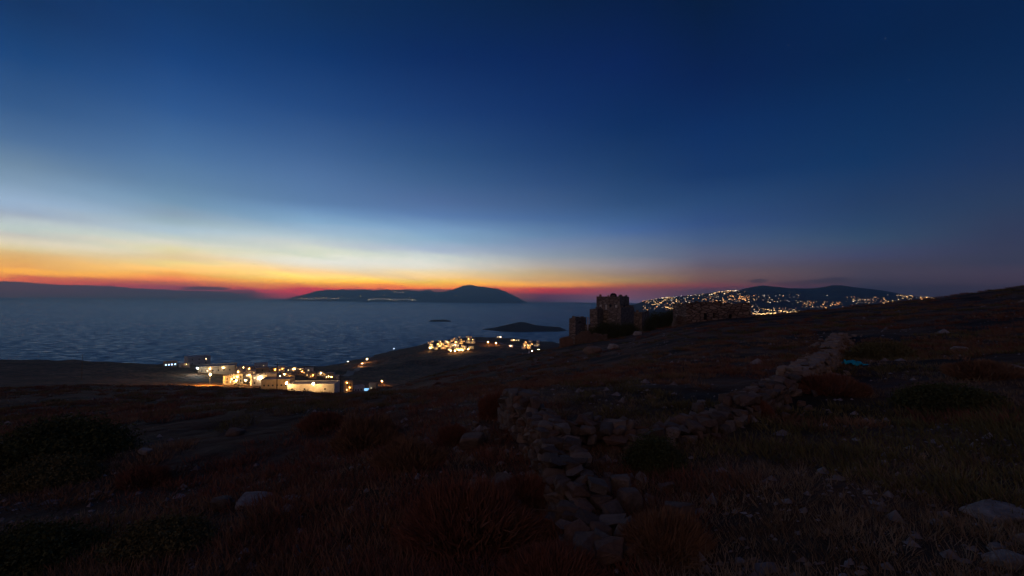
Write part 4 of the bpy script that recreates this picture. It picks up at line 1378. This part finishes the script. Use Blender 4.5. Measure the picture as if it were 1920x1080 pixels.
block(root, (0, 0, 0), RZ, wl, wr, 0, H_, old_stone, holes_front=fronts, holes_side=sides)
hb(1164, 97.0, 577, 612, 20, 42, name='lower_wing', holes_front=((0.8, 1.5, 3.4, 4.4),), holes_side=((3.0, 3.9, 3.6, 4.6),))
hb(1120, 98.5, 580, 605, 13, 16, name='side_wing', holes_front=())
hb(1079, 93.0, 597, 640, 11, 27, name='terrace_block')
hb(1120, 95.5, 609, 640, 40, 5, name='terrace_wall')
hb(1204, 104.0, 586, 610, 18, 26, name='low_wing')
# chimney and water tank on the roof, terrace post
MB().lathe([(0.75, 0), (0.8, 0.5), (0.65, 0.9), (0.3, 1.1)], 12, (-0.9, 2.3, H_ - 0.35)).build('water_tank', dark_pane, root)
MB().box(0.9, 1.4, 3.6, 4.1, H_ - 0.35, H_ + 0.45).build('chimney', old_stone, root)
px_ = xpix(1102, 600, 95) - ox
MB().box(px_ - .14, px_ + .14, 95 - oy - .14, 95 - oy + .14, zpix(1102, 612, 95) - Z0 - 1, zpix(1102, 594, 95) - Z0).build('terrace_post', whitewash, root)

# stone hut
hut = empty('stone_hut', (0, 0, 0), 0, 'long low ruined stone hut with three dark openings', 'hut')
Yh = 80.0
xl, xr = xpix(1287, 590, Yh), xpix(1408, 590, Yh)
wz = xr - xl
zb = zpix(1347, 609, Yh)
zt = zpix(1347, 570, Yh)
hut.location = ((xl + xr) / 2, Yh, zb)
m = MB()
hh = zt - zb
sx_h = lambda px: (px - 1287) / 121 * wz
holes = [(sx_h(1320), sx_h(1326), zpix(1320, 600, Yh) - zb + 2, zpix(1320, 587, Yh) - zb + 2), (sx_h(1337), sx_h(1341), zpix(1337, 596, Yh) - zb + 2, zpix(1337, 586.5, Yh) - zb + 2),
         (sx_h(1367), sx_h(1373), zpix(1367, 599, Yh) - zb + 2, zpix(1367, 589, Yh) - zb + 2)]
d_h = 5.0
m.wall((-wz / 2, -0.0, -2), (1, 0, 0), wz, hh + 2, holes, 0.5, (0, 1, 0))
m.wall((wz / 2, 0, -2), (0.12, 0.99, 0), d_h, hh + 2 - 0.3, (), 0.4, (-1, 0, 0))
m.wall((wz / 2 + 0.6, 4.95, -2), (-1, 0, 0), wz + 1.2, hh + 2, (), 0.4, (0, -1, 0))
m.wall((-wz / 2 - 0.6, 4.95, -2), (0.12, -0.99, 0), d_h, hh + 2, (), 0.4, (1, 0, 0))
m.build('wall', hut_stone, hut)
MB().box(-wz / 2 + 0.05, wz / 2 + .3, 0.05, 4.9, hh - 0.3, hh - 0.1).build('roof', hut_stone, hut)
for hl in holes:
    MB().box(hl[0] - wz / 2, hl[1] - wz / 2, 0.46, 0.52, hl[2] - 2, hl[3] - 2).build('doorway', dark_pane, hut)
    MB().box(hl[0] - wz / 2 - 0.2, hl[1] - wz / 2 + 0.2, -0.05, 0.3, hl[3] - 2 + 0.003, hl[3] - 2 + 0.22).build('lintel', hut_stone, hut)
# uneven coping stones along the top of the front wall
rng = random.Random(3)
x = -wz / 2
while x < wz / 2 - 0.2:
    l = rng.uniform(0.35, 0.9)
    e = min(x + l, wz / 2)
    g_ = rng.uniform(0.0, 0.32) + (0.25 if -0.45 * wz < x < 0.05 * wz else 0)
    if g_ > 0.08:
        MB().box(x + .01, e - .01, -0.03, 0.45, hh + 0.003, hh + g_, 0.94).build('coping_stone', hut_stone, hut)
    x = e

# ----------------------------------------------------------------- stones
st = NT('field_stone', 0.95)
oi = st.N.new('ShaderNodeObjectInfo')
c = st.ramp(oi.outputs['Random'], [(0.0, (0.14, 0.09, 0.06)), (0.35, (0.25, 0.165, 0.11)), (0.6, (0.25, 0.135, 0.082)), (0.8, (0.36, 0.255, 0.175)), (1.0, (0.16, 0.12, 0.088))])
c = st.mix(0.7, c, st.ramp(st.noise(2.2, 6, 0.65), [(0.3, 0.55), (0.5, 1.0), (0.75, 1.45)]), 'MULTIPLY')
stone_mat = st.done(c, st.bump(st.noise(5, 6, 0.7), 0.7, 0.12))
t = NT('pale_rock', 0.95)
c = t.mix(0.8, (0.44, 0.36, 0.29), t.ramp(t.noise(2.5, 6, 0.65), [(0.3, 0.45), (0.7, 1.3)]), 'MULTIPLY')
pale_rock = t.done(c, t.bump(t.noise(5, 6, 0.7), 0.7, 0.1))

rs = np.random.RandomState(4)


def rock_mesh(seed, n=14, flat=1.0, sub=False):
    r_ = np.random.RandomState(seed)
    P = r_.normal(size=(n, 3))
    P /= np.linalg.norm(P, axis=1)[:, None]
    P = np.sign(P) * np.abs(P) ** 0.45 * r_.uniform(0.8, 1.0, (n, 1)) * 0.55
    P[:, 2] *= flat
    bm = bmesh.new()
    for q in P:
        bm.verts.new(q)
    bmesh.ops.convex_hull(bm, input=bm.verts)
    for v in [v for v in bm.verts if not v.link_faces]:
        bm.verts.remove(v)
    if sub:
        bmesh.ops.bevel(bm, geom=bm.edges[:], offset=0.035, segments=1, affect='EDGES')
        bmesh.ops.triangulate(bm, faces=bm.faces[:])
    m_ = bpy.data.meshes.new('stone')
    bm.to_mesh(m_)
    bm.free()
    return m_


PROTO = [rock_mesh(100 + i, 12 + i % 7) for i in range(18)]
for q in PROTO:
    q.materials.append(stone_mat)


def dry_wall(label, pix, hts, widths, seed, cap=300, step_n=160):
    """a dry stone wall: stones laid in courses on both faces and along the top of a path seen in the photograph"""
    r_ = random.Random(seed)
    pts = [at(q[0], q[2]) if len(q) > 2 else hit(*q) for q in pix]
    # smooth path
    tt = np.linspace(0, len(pts) - 1, step_n)
    X = np.interp(tt, range(len(pts)), [q.x for q in pts])
    Y = np.interp(tt, range(len(pts)), [q.y for q in pts])
    for _ in range(14):
        X[1:-1] = (X[:-2] + 2 * X[1:-1] + X[2:]) / 4
        Y[1:-1] = (Y[:-2] + 2 * Y[1:-1] + Y[2:]) / 4
    S_ = np.concatenate([[0], np.cumsum(np.hypot(np.diff(X), np.diff(Y)))])
    Hh = np.interp(tt, range(len(pts)), hts)
    Ww = np.interp(tt, range(len(pts)), widths)
    root_ = empty('dry_stone_wall', (X[0], Y[0], CAMZ + float(ground(X[0], Y[0]))), 0, label, 'stone wall')
    stones = []
    L = S_[-1]
    maxh = max(hts)
    z = 0.0
    while z < maxh:
        ch = r_.uniform(0.085, 0.15)
        for side in (-1, 0, 1):
            s = r_.uniform(0, .2)
            while s < L:
                l = r_.choice((r_.uniform(0.1, 0.2), r_.uniform(0.14, 0.3)))
                sm = min(s + l / 2, L)
                h_ = float(np.interp(sm, S_, Hh)) * (1 + 0.25 * float(vnoise(sm * 1.3, seed)))
                w_ = float(np.interp(sm, S_, Ww)) * (1 - 0.25 * z / max(h_, .1))
                if z < h_ and r_.random() > 0.08:
                    x_, y_ = float(np.interp(sm, S_, X)), float(np.interp(sm, S_, Y))
                    k_ = min(np.searchsorted(S_, sm), len(S_) - 1)
                    dx, dy = X[k_] - X[k_ - 1], Y[k_] - Y[k_ - 1]
                    nn = math.hypot(dx, dy) or 1
                    off = side * (w_ / 2 - 0.09) + r_.uniform(-.05, .05)
                    xs, ys_ = x_ - dy / nn * off, y_ + dx / nn * off
                    g0 = CAMZ + float(ground(xs, ys_))
                    hgt = ch * r_.uniform(0.95, 1.5)
                    stones.append((xs, ys_, g0 + z + hgt * 0.38 - 0.03, math.atan2(dy, dx) + r_.uniform(-.5, .5), l * r_.uniform(1.0, 1.25), r_.uniform(.15, .27), hgt, r_.uniform(-.3, .3), r_.uniform(-.25, .25), r_.randrange(len(PROTO))))
                s += l * 0.96
        z += ch
    # tumbled stones lying along the foot
    for _ in range(int(L * 6)):
        sm = r_.uniform(0, L)
        x_, y_ = float(np.interp(sm, S_, X)), float(np.interp(sm, S_, Y))
        x_ += r_.choice((-1, 1)) * r_.uniform(.3, 1.1)
        y_ += r_.uniform(-.3, .3)
        q = r_.choice((r_.uniform(.06, .14), r_.uniform(.1, .24)))
        stones.append((x_, y_, CAMZ + float(ground(x_, y_)) + q * .25, r_.uniform(0, 6), q * 1.3, q, q * .8, r_.uniform(-.4, .4), r_.uniform(-.4, .4), r_.randrange(len(PROTO))))
    stones.sort(key=lambda q: q[0] ** 2 + q[1] ** 2)
    base = Vector(root_.location)
    for q in stones[:cap]:
        put('stone', PROTO[q[9]], None, root_, Vector(q[:3]) - base, (q[7], q[8], q[3]), q[4:7])
    rest = stones[cap:]
    if rest:
        VV, FF, n0 = [], [], 0
        cache = {}
        for q in rest:
            if q[9] not in cache:
                me = PROTO[q[9]]
                cache[q[9]] = (np.array([v.co for v in me.vertices]), [tuple(p_.vertices) for p_ in me.polygons])
            co, fs = cache[q[9]]
            M = Matrix.LocRotScale(Vector(q[:3]) - base, Matrix.Rotation(q[3], 3, 'Z').to_euler(), Vector(q[4:7]))
            A = np.array(M)
            VV.append(co @ A[:3, :3].T + A[:3, 3])
            FF += [tuple(i + n0 for i in f) for f in fs]
            n0 += len(co)
        me = bpy.data.meshes.new('far_stones')
        me.from_pydata(np.concatenate(VV).tolist(), [], FF)
        me.materials.append(stone_mat)
        o = put('far_stones', me, None, root_)
        o['kind'] = 'stuff'
    return root_


dry_wall('tumbled dry stone wall running away down the slope from the bottom edge', [(1160, 1078), (1112, 1005), (1072, 935), (1045, 885), (1018, 845), (985, 812), (958, 792)],
         [0.18, 0.12, 0.26, 0.42, 0.56, 0.62, 0.5], [0.62, 0.62, 0.6, 0.58, 0.56, 0.56, 0.56], 1)
dry_wall('long low dry stone wall curving up the right-hand slope', [(1068, 836), (1130, 840), (1190, 838), (1250, 828), (1320, 806), (1400, 775), (1460, 745), (1508, 714), (1545, 692), (1556, 668), (1566, 646), (1578, 632)],
         [0.42, 0.38, 0.26, 0.18, 0.24, 0.32, 0.38, 0.42, 0.44, 0.44, 0.42, 0.22], [0.6] * 12, 2, step_n=260)

# low ruined wall pieces by the stone house and the hut
for lb, pix, hts, sd in (('short broken retaining wall below the old stone house', [(1080, 0, 90), (1098, 0, 87), (1118, 0, 85.5), (1138, 0, 85)], [2.0, 2.3, 1.3, 0.9], 5),
                         ('crumbled stone wall stub at the left end of the hut', [(1262, 0, 81), (1272, 0, 79.5), (1284, 0, 80)], [0.9, 1.9, 1.5], 6)):
    dry_wall(lb, pix, hts, [0.8] * len(pix), sd, cap=150, step_n=60)

# ----------------------------------------------------------------- single rocks
ROCKS = [  # px, py (foot), width px, height px, material, label
    (1181, 962, 46, 52, stone_mat, 'large rounded boulder standing right of the tumbled wall end'),
    (1162, 918, 36, 34, stone_mat, 'rounded boulder behind the largest one beside the wall'),
    (1124, 934, 44, 36, stone_mat, 'wide boulder fallen against the wall left of the rounded ones'),
    (1068, 990, 50, 52, stone_mat, 'big wedge-shaped block at the broken near end of the wall'),
    (1134, 985, 22, 20, pale_rock, 'small pale cube of stone below the rounded boulders'),
    (884, 838, 46, 28, stone_mat, 'dull grey slab boulder on the slope left of the wall'),
    (273, 850, 22, 10, pale_rock, 'white stone lying right of the dark bush'),
    (478, 944, 62, 14, pale_rock, 'long pale ledge of rock low on the left slope'),
    (415, 952, 30, 24, stone_mat, 'pointed grey rock left of the long pale ledge'),
    (548, 938, 34, 8, pale_rock, 'thin pale strip of rock right of the long ledge'),
    (440, 816, 30, 14, stone_mat, 'grey rock on the middle of the left slope'),
    (1887, 1056, 58, 20, pale_rock, 'flat pale slab at the lower right edge'),
    (1868, 1032, 26, 12, pale_rock, 'small pale stone just above the slab at the lower right'),
    (1870, 966, 96, 18, pale_rock, 'long pale rock outcrop at the right edge'),
    (1898, 700, 30, 18, pale_rock, 'pale rock on the far right slope'),
    (1800, 656, 24, 7, pale_rock, 'flat pale stone on the upper right slope'),
    (1315, 757, 16, 8, pale_rock, 'white stone behind the long low wall'),
    (1178, 812, 18, 12, pale_rock, 'pale capstone lying where the two walls meet'),
    (820, 856, 20, 10, stone_mat, 'right of two small stones before the brown shrub'),
    (803, 853, 14, 9, stone_mat, 'left of two small stones before the brown shrub'),
    (970, 973, 12, 8, pale_rock, 'tiny white stone by the heath clump near the wall'),
    (1110, 662, 34, 16, stone_mat, 'big outcrop rock below the broken retaining wall'),
    (1062, 650, 26, 22, stone_mat, 'dark outcrop rock left of the terrace block'),
    (1150, 655, 20, 12, pale_rock, 'pale outcrop rock below the dense dark bush'),
    (1195, 628, 16, 8, pale_rock, 'pale rock on the track right of the dense dark bush'),
    (1388, 1058, 16, 8, pale_rock, 'small pale stone on the bare ground right of the wall'),
]
for i, (px, py, wp, hp, mt, lb) in enumerate(ROCKS):
    p = hit(px, py)
    k_ = p.y / F
    m_ = rock_mesh(300 + i, 30, 1.0, True)
    m_.materials.append(mt)
    o = put('rock', m_, None, None, p + Vector((0, 0, hp * k_ * 0.33)), (rs.uniform(-.15, .15), rs.uniform(-.15, .15), rs.uniform(-.4, .4)), (wp * k_ * 1.05, wp * k_ * 0.8, max(hp * k_ * 1.1, 0.06)))
    tag(o, lb, 'rock', 'single rocks on the slope')

# teal cloth caught on the wall
p = hit(1568, 686) + Vector((0.1, -0.5, 0.02))
k_ = p.y / F * 1.5
n = 18
gxx, gyy = np.meshgrid(np.linspace(-1, 1, n), np.linspace(-1, 1, n))
zz = 0.55 * (1 - 0.6 * np.hypot(gxx * .9 + .2, gyy)) + 0.22 * vnoise(gxx * 2.4 + 5, gyy * 2.4 + 2) + 0.1 * vnoise(gxx * 6, gyy * 6)
edge_ = 1 + 0.25 * vnoise(gxx * 1.5 + 9, gyy * 1.5)
Vc = np.stack([gxx * edge_ * 9 * k_, gyy * edge_ * 0.25, np.clip(zz, 0.0, None) * 15 * k_], -1).reshape(-1, 3)
ic = np.arange(n * n).reshape(n, n)
Qc = np.stack([ic[:-1, :-1], ic[:-1, 1:], ic[1:, 1:], ic[1:, :-1]], -1).reshape(-1, 4)
Qc = np.concatenate([Qc, (Qc + n * n)[:, ::-1]])
Vc = np.concatenate([Vc, Vc - [0, 0, 0.012]])
t = NT('teal_cloth', 0.6)
teal = t.done(t.ramp(t.noise(8, 4), [(0.3, (0.0, 0.36, 0.40)), (0.7, (0.02, 0.58, 0.62))]))
tag(put('cloth', np_mesh('cloth', Vc, Qc, True), teal, None, p + Vector((0, -0.1, 0.05))), 'crumpled teal cloth lying at the bend of the long low wall', 'cloth')

# ----------------------------------------------------------------- shrubs


def leafmat(name, cols, sc=1.2):
    t = NT(name, 0.9)
    return t.done(t.ramp(t.noise(sc, 5, 0.65), [(0.3, cols[0]), (0.5, cols[1]), (0.7, cols[2])]))


rust = leafmat('rust_heath', ((0.12, 0.045, 0.025), (0.27, 0.10, 0.055), (0.22, 0.115, 0.06)))
brown = leafmat('brown_thorn', ((0.13, 0.06, 0.03), (0.28, 0.14, 0.07), (0.36, 0.20, 0.10)))
green = leafmat('dark_evergreen', ((0.045, 0.045, 0.015), (0.09, 0.09, 0.028), (0.12, 0.11, 0.035)))
olive = leafmat('olive_scrub', ((0.09, 0.07, 0.022), (0.17, 0.13, 0.045), (0.23, 0.17, 0.06)))
straw = leafmat('dry_grass', ((0.16, 0.09, 0.045), (0.30, 0.19, 0.10), (0.42, 0.28, 0.16)))
t = NT('twig', 0.9)
twig = t.done((0.09, 0.055, 0.035))


def spiky(n, rx, ry, rz_, r_, blade=0.14, wid=0.008, up=0.5):
    """thin twigs standing out of a cushion: n slender triangles over a half-ellipsoid"""
    th = r_.uniform(0, 2 * np.pi, n)
    cz = r_.uniform(0.02, 1, n) ** 0.8
    cr = np.sqrt(np.clip(1 - cz * cz, 0, 1))
    rad = r_.uniform(0.45, 1.0, n) ** 0.5
    lump = 1 + 0.28 * vnoise(th * 1.6 + 3, cz * 3 + rx * 7)
    D = np.stack([cr * np.cos(th), cr * np.sin(th), cz], 1)
    B = D * (rad * lump)[:, None] * [rx, ry, rz_]
    dirv = D + [0, 0, up] + r_.normal(0, 0.35, (n, 3))
    dirv /= np.linalg.norm(dirv, axis=1)[:, None]
    ln = blade * r_.uniform(0.5, 1.3, n)
    side = np.cross(dirv, r_.normal(size=(n, 3)))
    side /= np.linalg.norm(side, axis=1)[:, None] + 1e-9
    side *= (wid * r_.uniform(.6, 1.5, n))[:, None]
    B0 = B - dirv * ln[:, None] * 0.5
    V_ = np.stack([B0 - side, B0 + side, B + dirv * ln[:, None] * 0.5], 1).reshape(-1, 3)
    return V_, np.arange(3 * n).reshape(-1, 3)


def leafy(n, rx, ry, rz_, r_, leaf=0.05):
    """leaf-sized faces in clumps through a crown"""
    nc = max(8, n // 60)
    th = r_.uniform(0, 2 * np.pi, nc)
    cz = r_.uniform(-0.1, 1, nc)
    cr = np.sqrt(np.clip(1 - cz * cz, 0.05, 1))
    rad = r_.uniform(0.3, 1.0, nc) ** 0.45
    C_ = np.stack([cr * np.cos(th) * rx, cr * np.sin(th) * ry, np.abs(cz) * rz_], 1) * rad[:, None]
    k_ = r_.randint(0, nc, n)
    P = C_[k_] + r_.normal(0, 1, (n, 3)) * [rx * .13, ry * .13, rz_ * .12]
    P[:, 2] = np.maximum(P[:, 2], 0.01)
    a = r_.normal(size=(n, 3))
    a /= np.linalg.norm(a, axis=1)[:, None]
    b = np.cross(a, r_.normal(size=(n, 3)))
    b /= np.linalg.norm(b, axis=1)[:, None]
    s = leaf * r_.uniform(.6, 1.4, (n, 1))
    V_ = np.stack([P - b * s * .45, P + b * s * .45, P + a * s * 1.3], 1).reshape(-1, 3)
    return V_, np.arange(3 * n).reshape(-1, 3)


SHRUBS = [  # px, py foot, width px, height px, kind, label
    (120, 862, 215, 66, 'green', 'big dark evergreen bush at the left edge'),
    (98, 902, 140, 40, 'olive', 'low olive cushion bush below the big dark bush'),
    (926, 782, 60, 46, 'rust', 'upright reddish dry shrub at the far end of the tumbled wall'),
    (885, 1010, 250, 100, 'rust', 'wide rust-brown heath clump left of the tumbled wall'),
    (985, 945, 110, 52, 'rust', 'smaller rust heath clump against the wall'),
    (1250, 1042, 160, 82, 'brown', 'round brown thorn bush right of the tumbled wall'),
    (1035, 1100, 190, 70, 'rust', 'rust heath bush at the bottom edge by the wall'),
    (770, 872, 130, 46, 'brown', 'brown cushion shrub behind two small stones'),
    (690, 838, 130, 58, 'brown', 'brown mound of thorn scrub in the middle of the slope'),
    (850, 830, 60, 34, 'rust', 'small reddish shrub left of the grey slab boulder'),
    (1228, 880, 105, 60, 'green', 'dark green reedy bush behind the low wall'),
    (60, 1060, 210, 60, 'green', 'dark green thicket in the lower left corner'),
    (300, 1030, 170, 46, 'olive', 'olive scrub clump right of the lower left thicket'),
    (1655, 672, 110, 26, 'olive', 'yellowish low mound of scrub right of the teal cloth'),
    (1850, 705, 120, 30, 'brown', 'brown low scrub mound left of the pale rock on the right slope'),
    (1780, 760, 160, 34, 'green', 'dark flat bush on the right slope'),
    (1420, 780, 60, 30, 'rust', 'reddish tuft growing on the long low wall'),
    (1560, 735, 120, 34, 'rust', 'reddish scrub at the foot of the bend in the long wall'),
    (270, 905, 90, 30, 'rust', 'low reddish shrub right of the olive cushion bush'),
    (610, 800, 90, 26, 'rust', 'flat reddish shrub below the floodlit building'),
]
BUSHY = [  # around the buildings
    (1142, 640, 70, 34, 'green', 'dense dark bush below the windows of the stone house', 92),
    (1178, 622, 44, 15, 'green', 'dark bush at the right foot of the stone house', 90),
    (1236, 606, 56, 20, 'green', 'dark thicket between the stone house and the hut', 97),
    (1105, 640, 40, 22, 'green', 'dark bush beside the terrace block', 90),
    (1262, 596, 36, 16, 'green', 'dark bush behind the crumbled wall stub', 93),
]
kinds = {'green': green, 'olive': olive, 'rust': rust, 'brown': brown}


def shrub(p, w, h, kind, label, seed, group=None):
    r_ = np.random.RandomState(seed)
    o = empty('shrub', p, 0, label, 'shrub', group)
    d = w * 0.8
    if kind in ('green', 'olive'):
        V_, F_ = leafy(int(min(30000, 9000 + 12000 * w)), w / 2, d / 2, h, r_, leaf=min(0.008 + 0.014 * w, 0.15))
    else:
        V_, F_ = spiky(int(min(12000, 3000 + 5000 * w)), w / 2, d / 2, h * 0.85, r_, blade=0.22 * h + 0.06, wid=0.004 + 0.005 * w)
    put('foliage', np_mesh('foliage', V_, F_), kinds[kind], o)
    m_ = MB()
    for i in range(9):
        th = 2 * math.pi * i / 9 + r_.uniform(-.2, .2)
        q = Vector((math.cos(th) * w * .28, math.sin(th) * d * .28, h * r_.uniform(.5, .75)))
        m_.tube((0, 0, -0.1), q * 0.55 + Vector((0, 0, h * .1)), 0.012 + .012 * w, 0.008 + .007 * w, 5)
        m_.tube(q * 0.55 + Vector((0, 0, h * .1)), q, 0.008 + .007 * w, 0.004, 5)
    m_.build('stem', twig, o)
    return o


for i, (px, py, wp, hp, kd, lb) in enumerate(SHRUBS):
    p = hit(px, min(py, 1110))
    shrub(p - Vector((0, 0, 0.02)), wp * p.y / F, hp * p.y / F * 1.05, kd, lb, 50 + i, 'shrubs on the slope')
for i, (px, py, wp, hp, kd, lb, Y) in enumerate(BUSHY):
    p = at(px, Y)
    top = zpix(px, py - hp, Y)
    shrub(p, wp * Y / F, max(1.0, top - p.z), kd, lb, 90 + i, 'bushes around the stone buildings')

# ----------------------------------------------------------------- ground cover nobody could count


def scatter(n, y0, y1, r_, power=1.0, side=1.75):
    u = r_.uniform(0, 1, n)
    y = y0 * (y1 / y0) ** (u ** power)
    x = r_.uniform(-side, side, n) * y
    return x, y


def cover(name, mat, label, seed, n, y0, y1, size, height, blades, wid, mask=None, power=1.0):
    """cushions and tufts spread over the slope, one mesh"""
    r_ = np.random.RandomState(seed)
    x, y = scatter(n, y0, y1, r_, power)
    dens = vnoise(x / 2.3 + seed, y / 2.3) * 0.5 + vnoise(x / 9 + seed * 3, y / 9) * 0.7
    keep_ = dens > (-0.25 if mask is None else mask)
    x, y = x[keep_], y[keep_]
    z = CAMZ + ground(x, y)
    VV = []
    dist = np.hypot(x, y)
    for k_ in range(blades):
        sz = size * (0.6 + 0.9 * r_.rand(len(x))) * (1 + dist / 45)
        hg = height * (0.6 + 0.8 * r_.rand(len(x))) * (1 + dist / 60)
        th = r_.uniform(0, 2 * np.pi, len(x))
        rr_ = np.sqrt(r_.rand(len(x))) * sz
        bx, by = x + np.cos(th) * rr_, y + np.sin(th) * rr_
        bz = z + hg * 0.55 * np.clip(1 - (rr_ / sz) ** 2, 0, 1) * r_.rand(len(x)) - 0.01
        ph = r_.uniform(0, 2 * np.pi, len(x))
        tilt = 0.25 + 0.55 * (rr_ / sz)
        tx = bx + np.cos(th + r_.normal(0, .5, len(x))) * hg * tilt
        ty = by + np.sin(th + r_.normal(0, .5, len(x))) * hg * tilt
        tz = bz + hg * (0.55 + 0.5 * r_.rand(len(x)))
        wd = wid * (1 + dist / 9) * (0.6 + 0.8 * r_.rand(len(x)))
        VV.append(np.stack([np.stack([bx - np.cos(ph) * wd, by - np.sin(ph) * wd, bz], 1), np.stack([bx + np.cos(ph) * wd, by + np.sin(ph) * wd, bz], 1), np.stack([tx, ty, tz], 1)], 1).reshape(-1, 3))
    VV = np.concatenate(VV)
    m_ = np_mesh(name, VV, np.arange(len(VV)).reshape(-1, 3))
    return tag(put(name, m_, mat), label, kind='stuff')


cover('dry_grass', straw, 'short dry grass over the slope', 31, 8200, 1.8, 40, 0.12, 0.075, 28, 0.0022, -0.1)
cover('heath_scrub', rust, 'rust coloured heath cushions over the slope', 32, 9000, 2.0, 190, 0.20, 0.085, 60, 0.0036, 0.0)
cover('thorn_scrub', brown, 'brown thorny cushions over the slope', 33, 9000, 2.0, 200, 0.19, 0.085, 60, 0.0036, -0.05)
cover('olive_ground_scrub', olive, 'dull olive low plants over the slope', 34, 5800, 2.4, 190, 0.22, 0.09, 56, 0.004, 0.0)

# gravel and small stones
r_ = np.random.RandomState(77)
x, y = scatter(14000, 1.9, 60, r_)
keep_ = vnoise(x / 3 + 40, y / 3) + 0.4 * r_.rand(len(x)) > 0.05
x, y = x[keep_], y[keep_]
z = CAMZ + ground(x, y)
oct_ = np.array([(1, 0, 0), (0, 1, 0), (-1, 0, 0), (0, -1, 0), (0, 0, 1)], float)
tri = np.array([(0, 1, 4), (1, 2, 4), (2, 3, 4), (3, 0, 4)])
sc = r_.lognormal(-3.85, 0.5, len(x)) * (1 + y / 25)
J = oct_[None] * (1 + 0.4 * r_.uniform(-1, 1, (len(x), 5, 1)))
J = J * sc[:, None, None] * [1.2, 1.0, 0.8]
a_ = r_.uniform(0, 6.28, len(x))
ca, sa = np.cos(a_)[:, None], np.sin(a_)[:, None]
Vx = np.stack([J[:, :, 0] * ca - J[:, :, 1] * sa + x[:, None], J[:, :, 0] * sa + J[:, :, 1] * ca + y[:, None], J[:, :, 2] + z[:, None] - 0.01], -1)
Fx = (tri[None] + (np.arange(len(x)) * 5)[:, None, None]).reshape(-1, 3)
t = NT('gravel_stone', 0.95)
gv = t.done(t.ramp(t.noise(3, 3), [(0.3, (0.16, 0.12, 0.10)), (0.55, (0.28, 0.23, 0.20)), (0.75, (0.42, 0.38, 0.34))]))
tag(put('gravel', np_mesh('gravel', Vx.reshape(-1, 3), Fx), gv), 'small loose stones over the slope', kind='stuff')

# ----------------------------------------------------------------- evening air
hz = MB().box(-22500, 22500, -6000, 29500, -400, 1000)
hm = bpy.data.materials.new('evening_air')
hm.use_nodes = True
hn, hl = hm.node_tree.nodes, hm.node_tree.links
hn.clear()
pv = hn.new('ShaderNodeVolumePrincipled')
pv.inputs['Color'].default_value = (0.46, 0.84, 1.0, 1)
pv.inputs['Density'].default_value = 7.6e-5
pv.inputs['Anisotropy'].default_value = 0.5
ho = hn.new('ShaderNodeOutputMaterial')
hl.new(pv.outputs[0], ho.inputs['Volume'])
tag(hz.build('haze', hm), 'thin blue evening haze over the sea', kind='stuff')
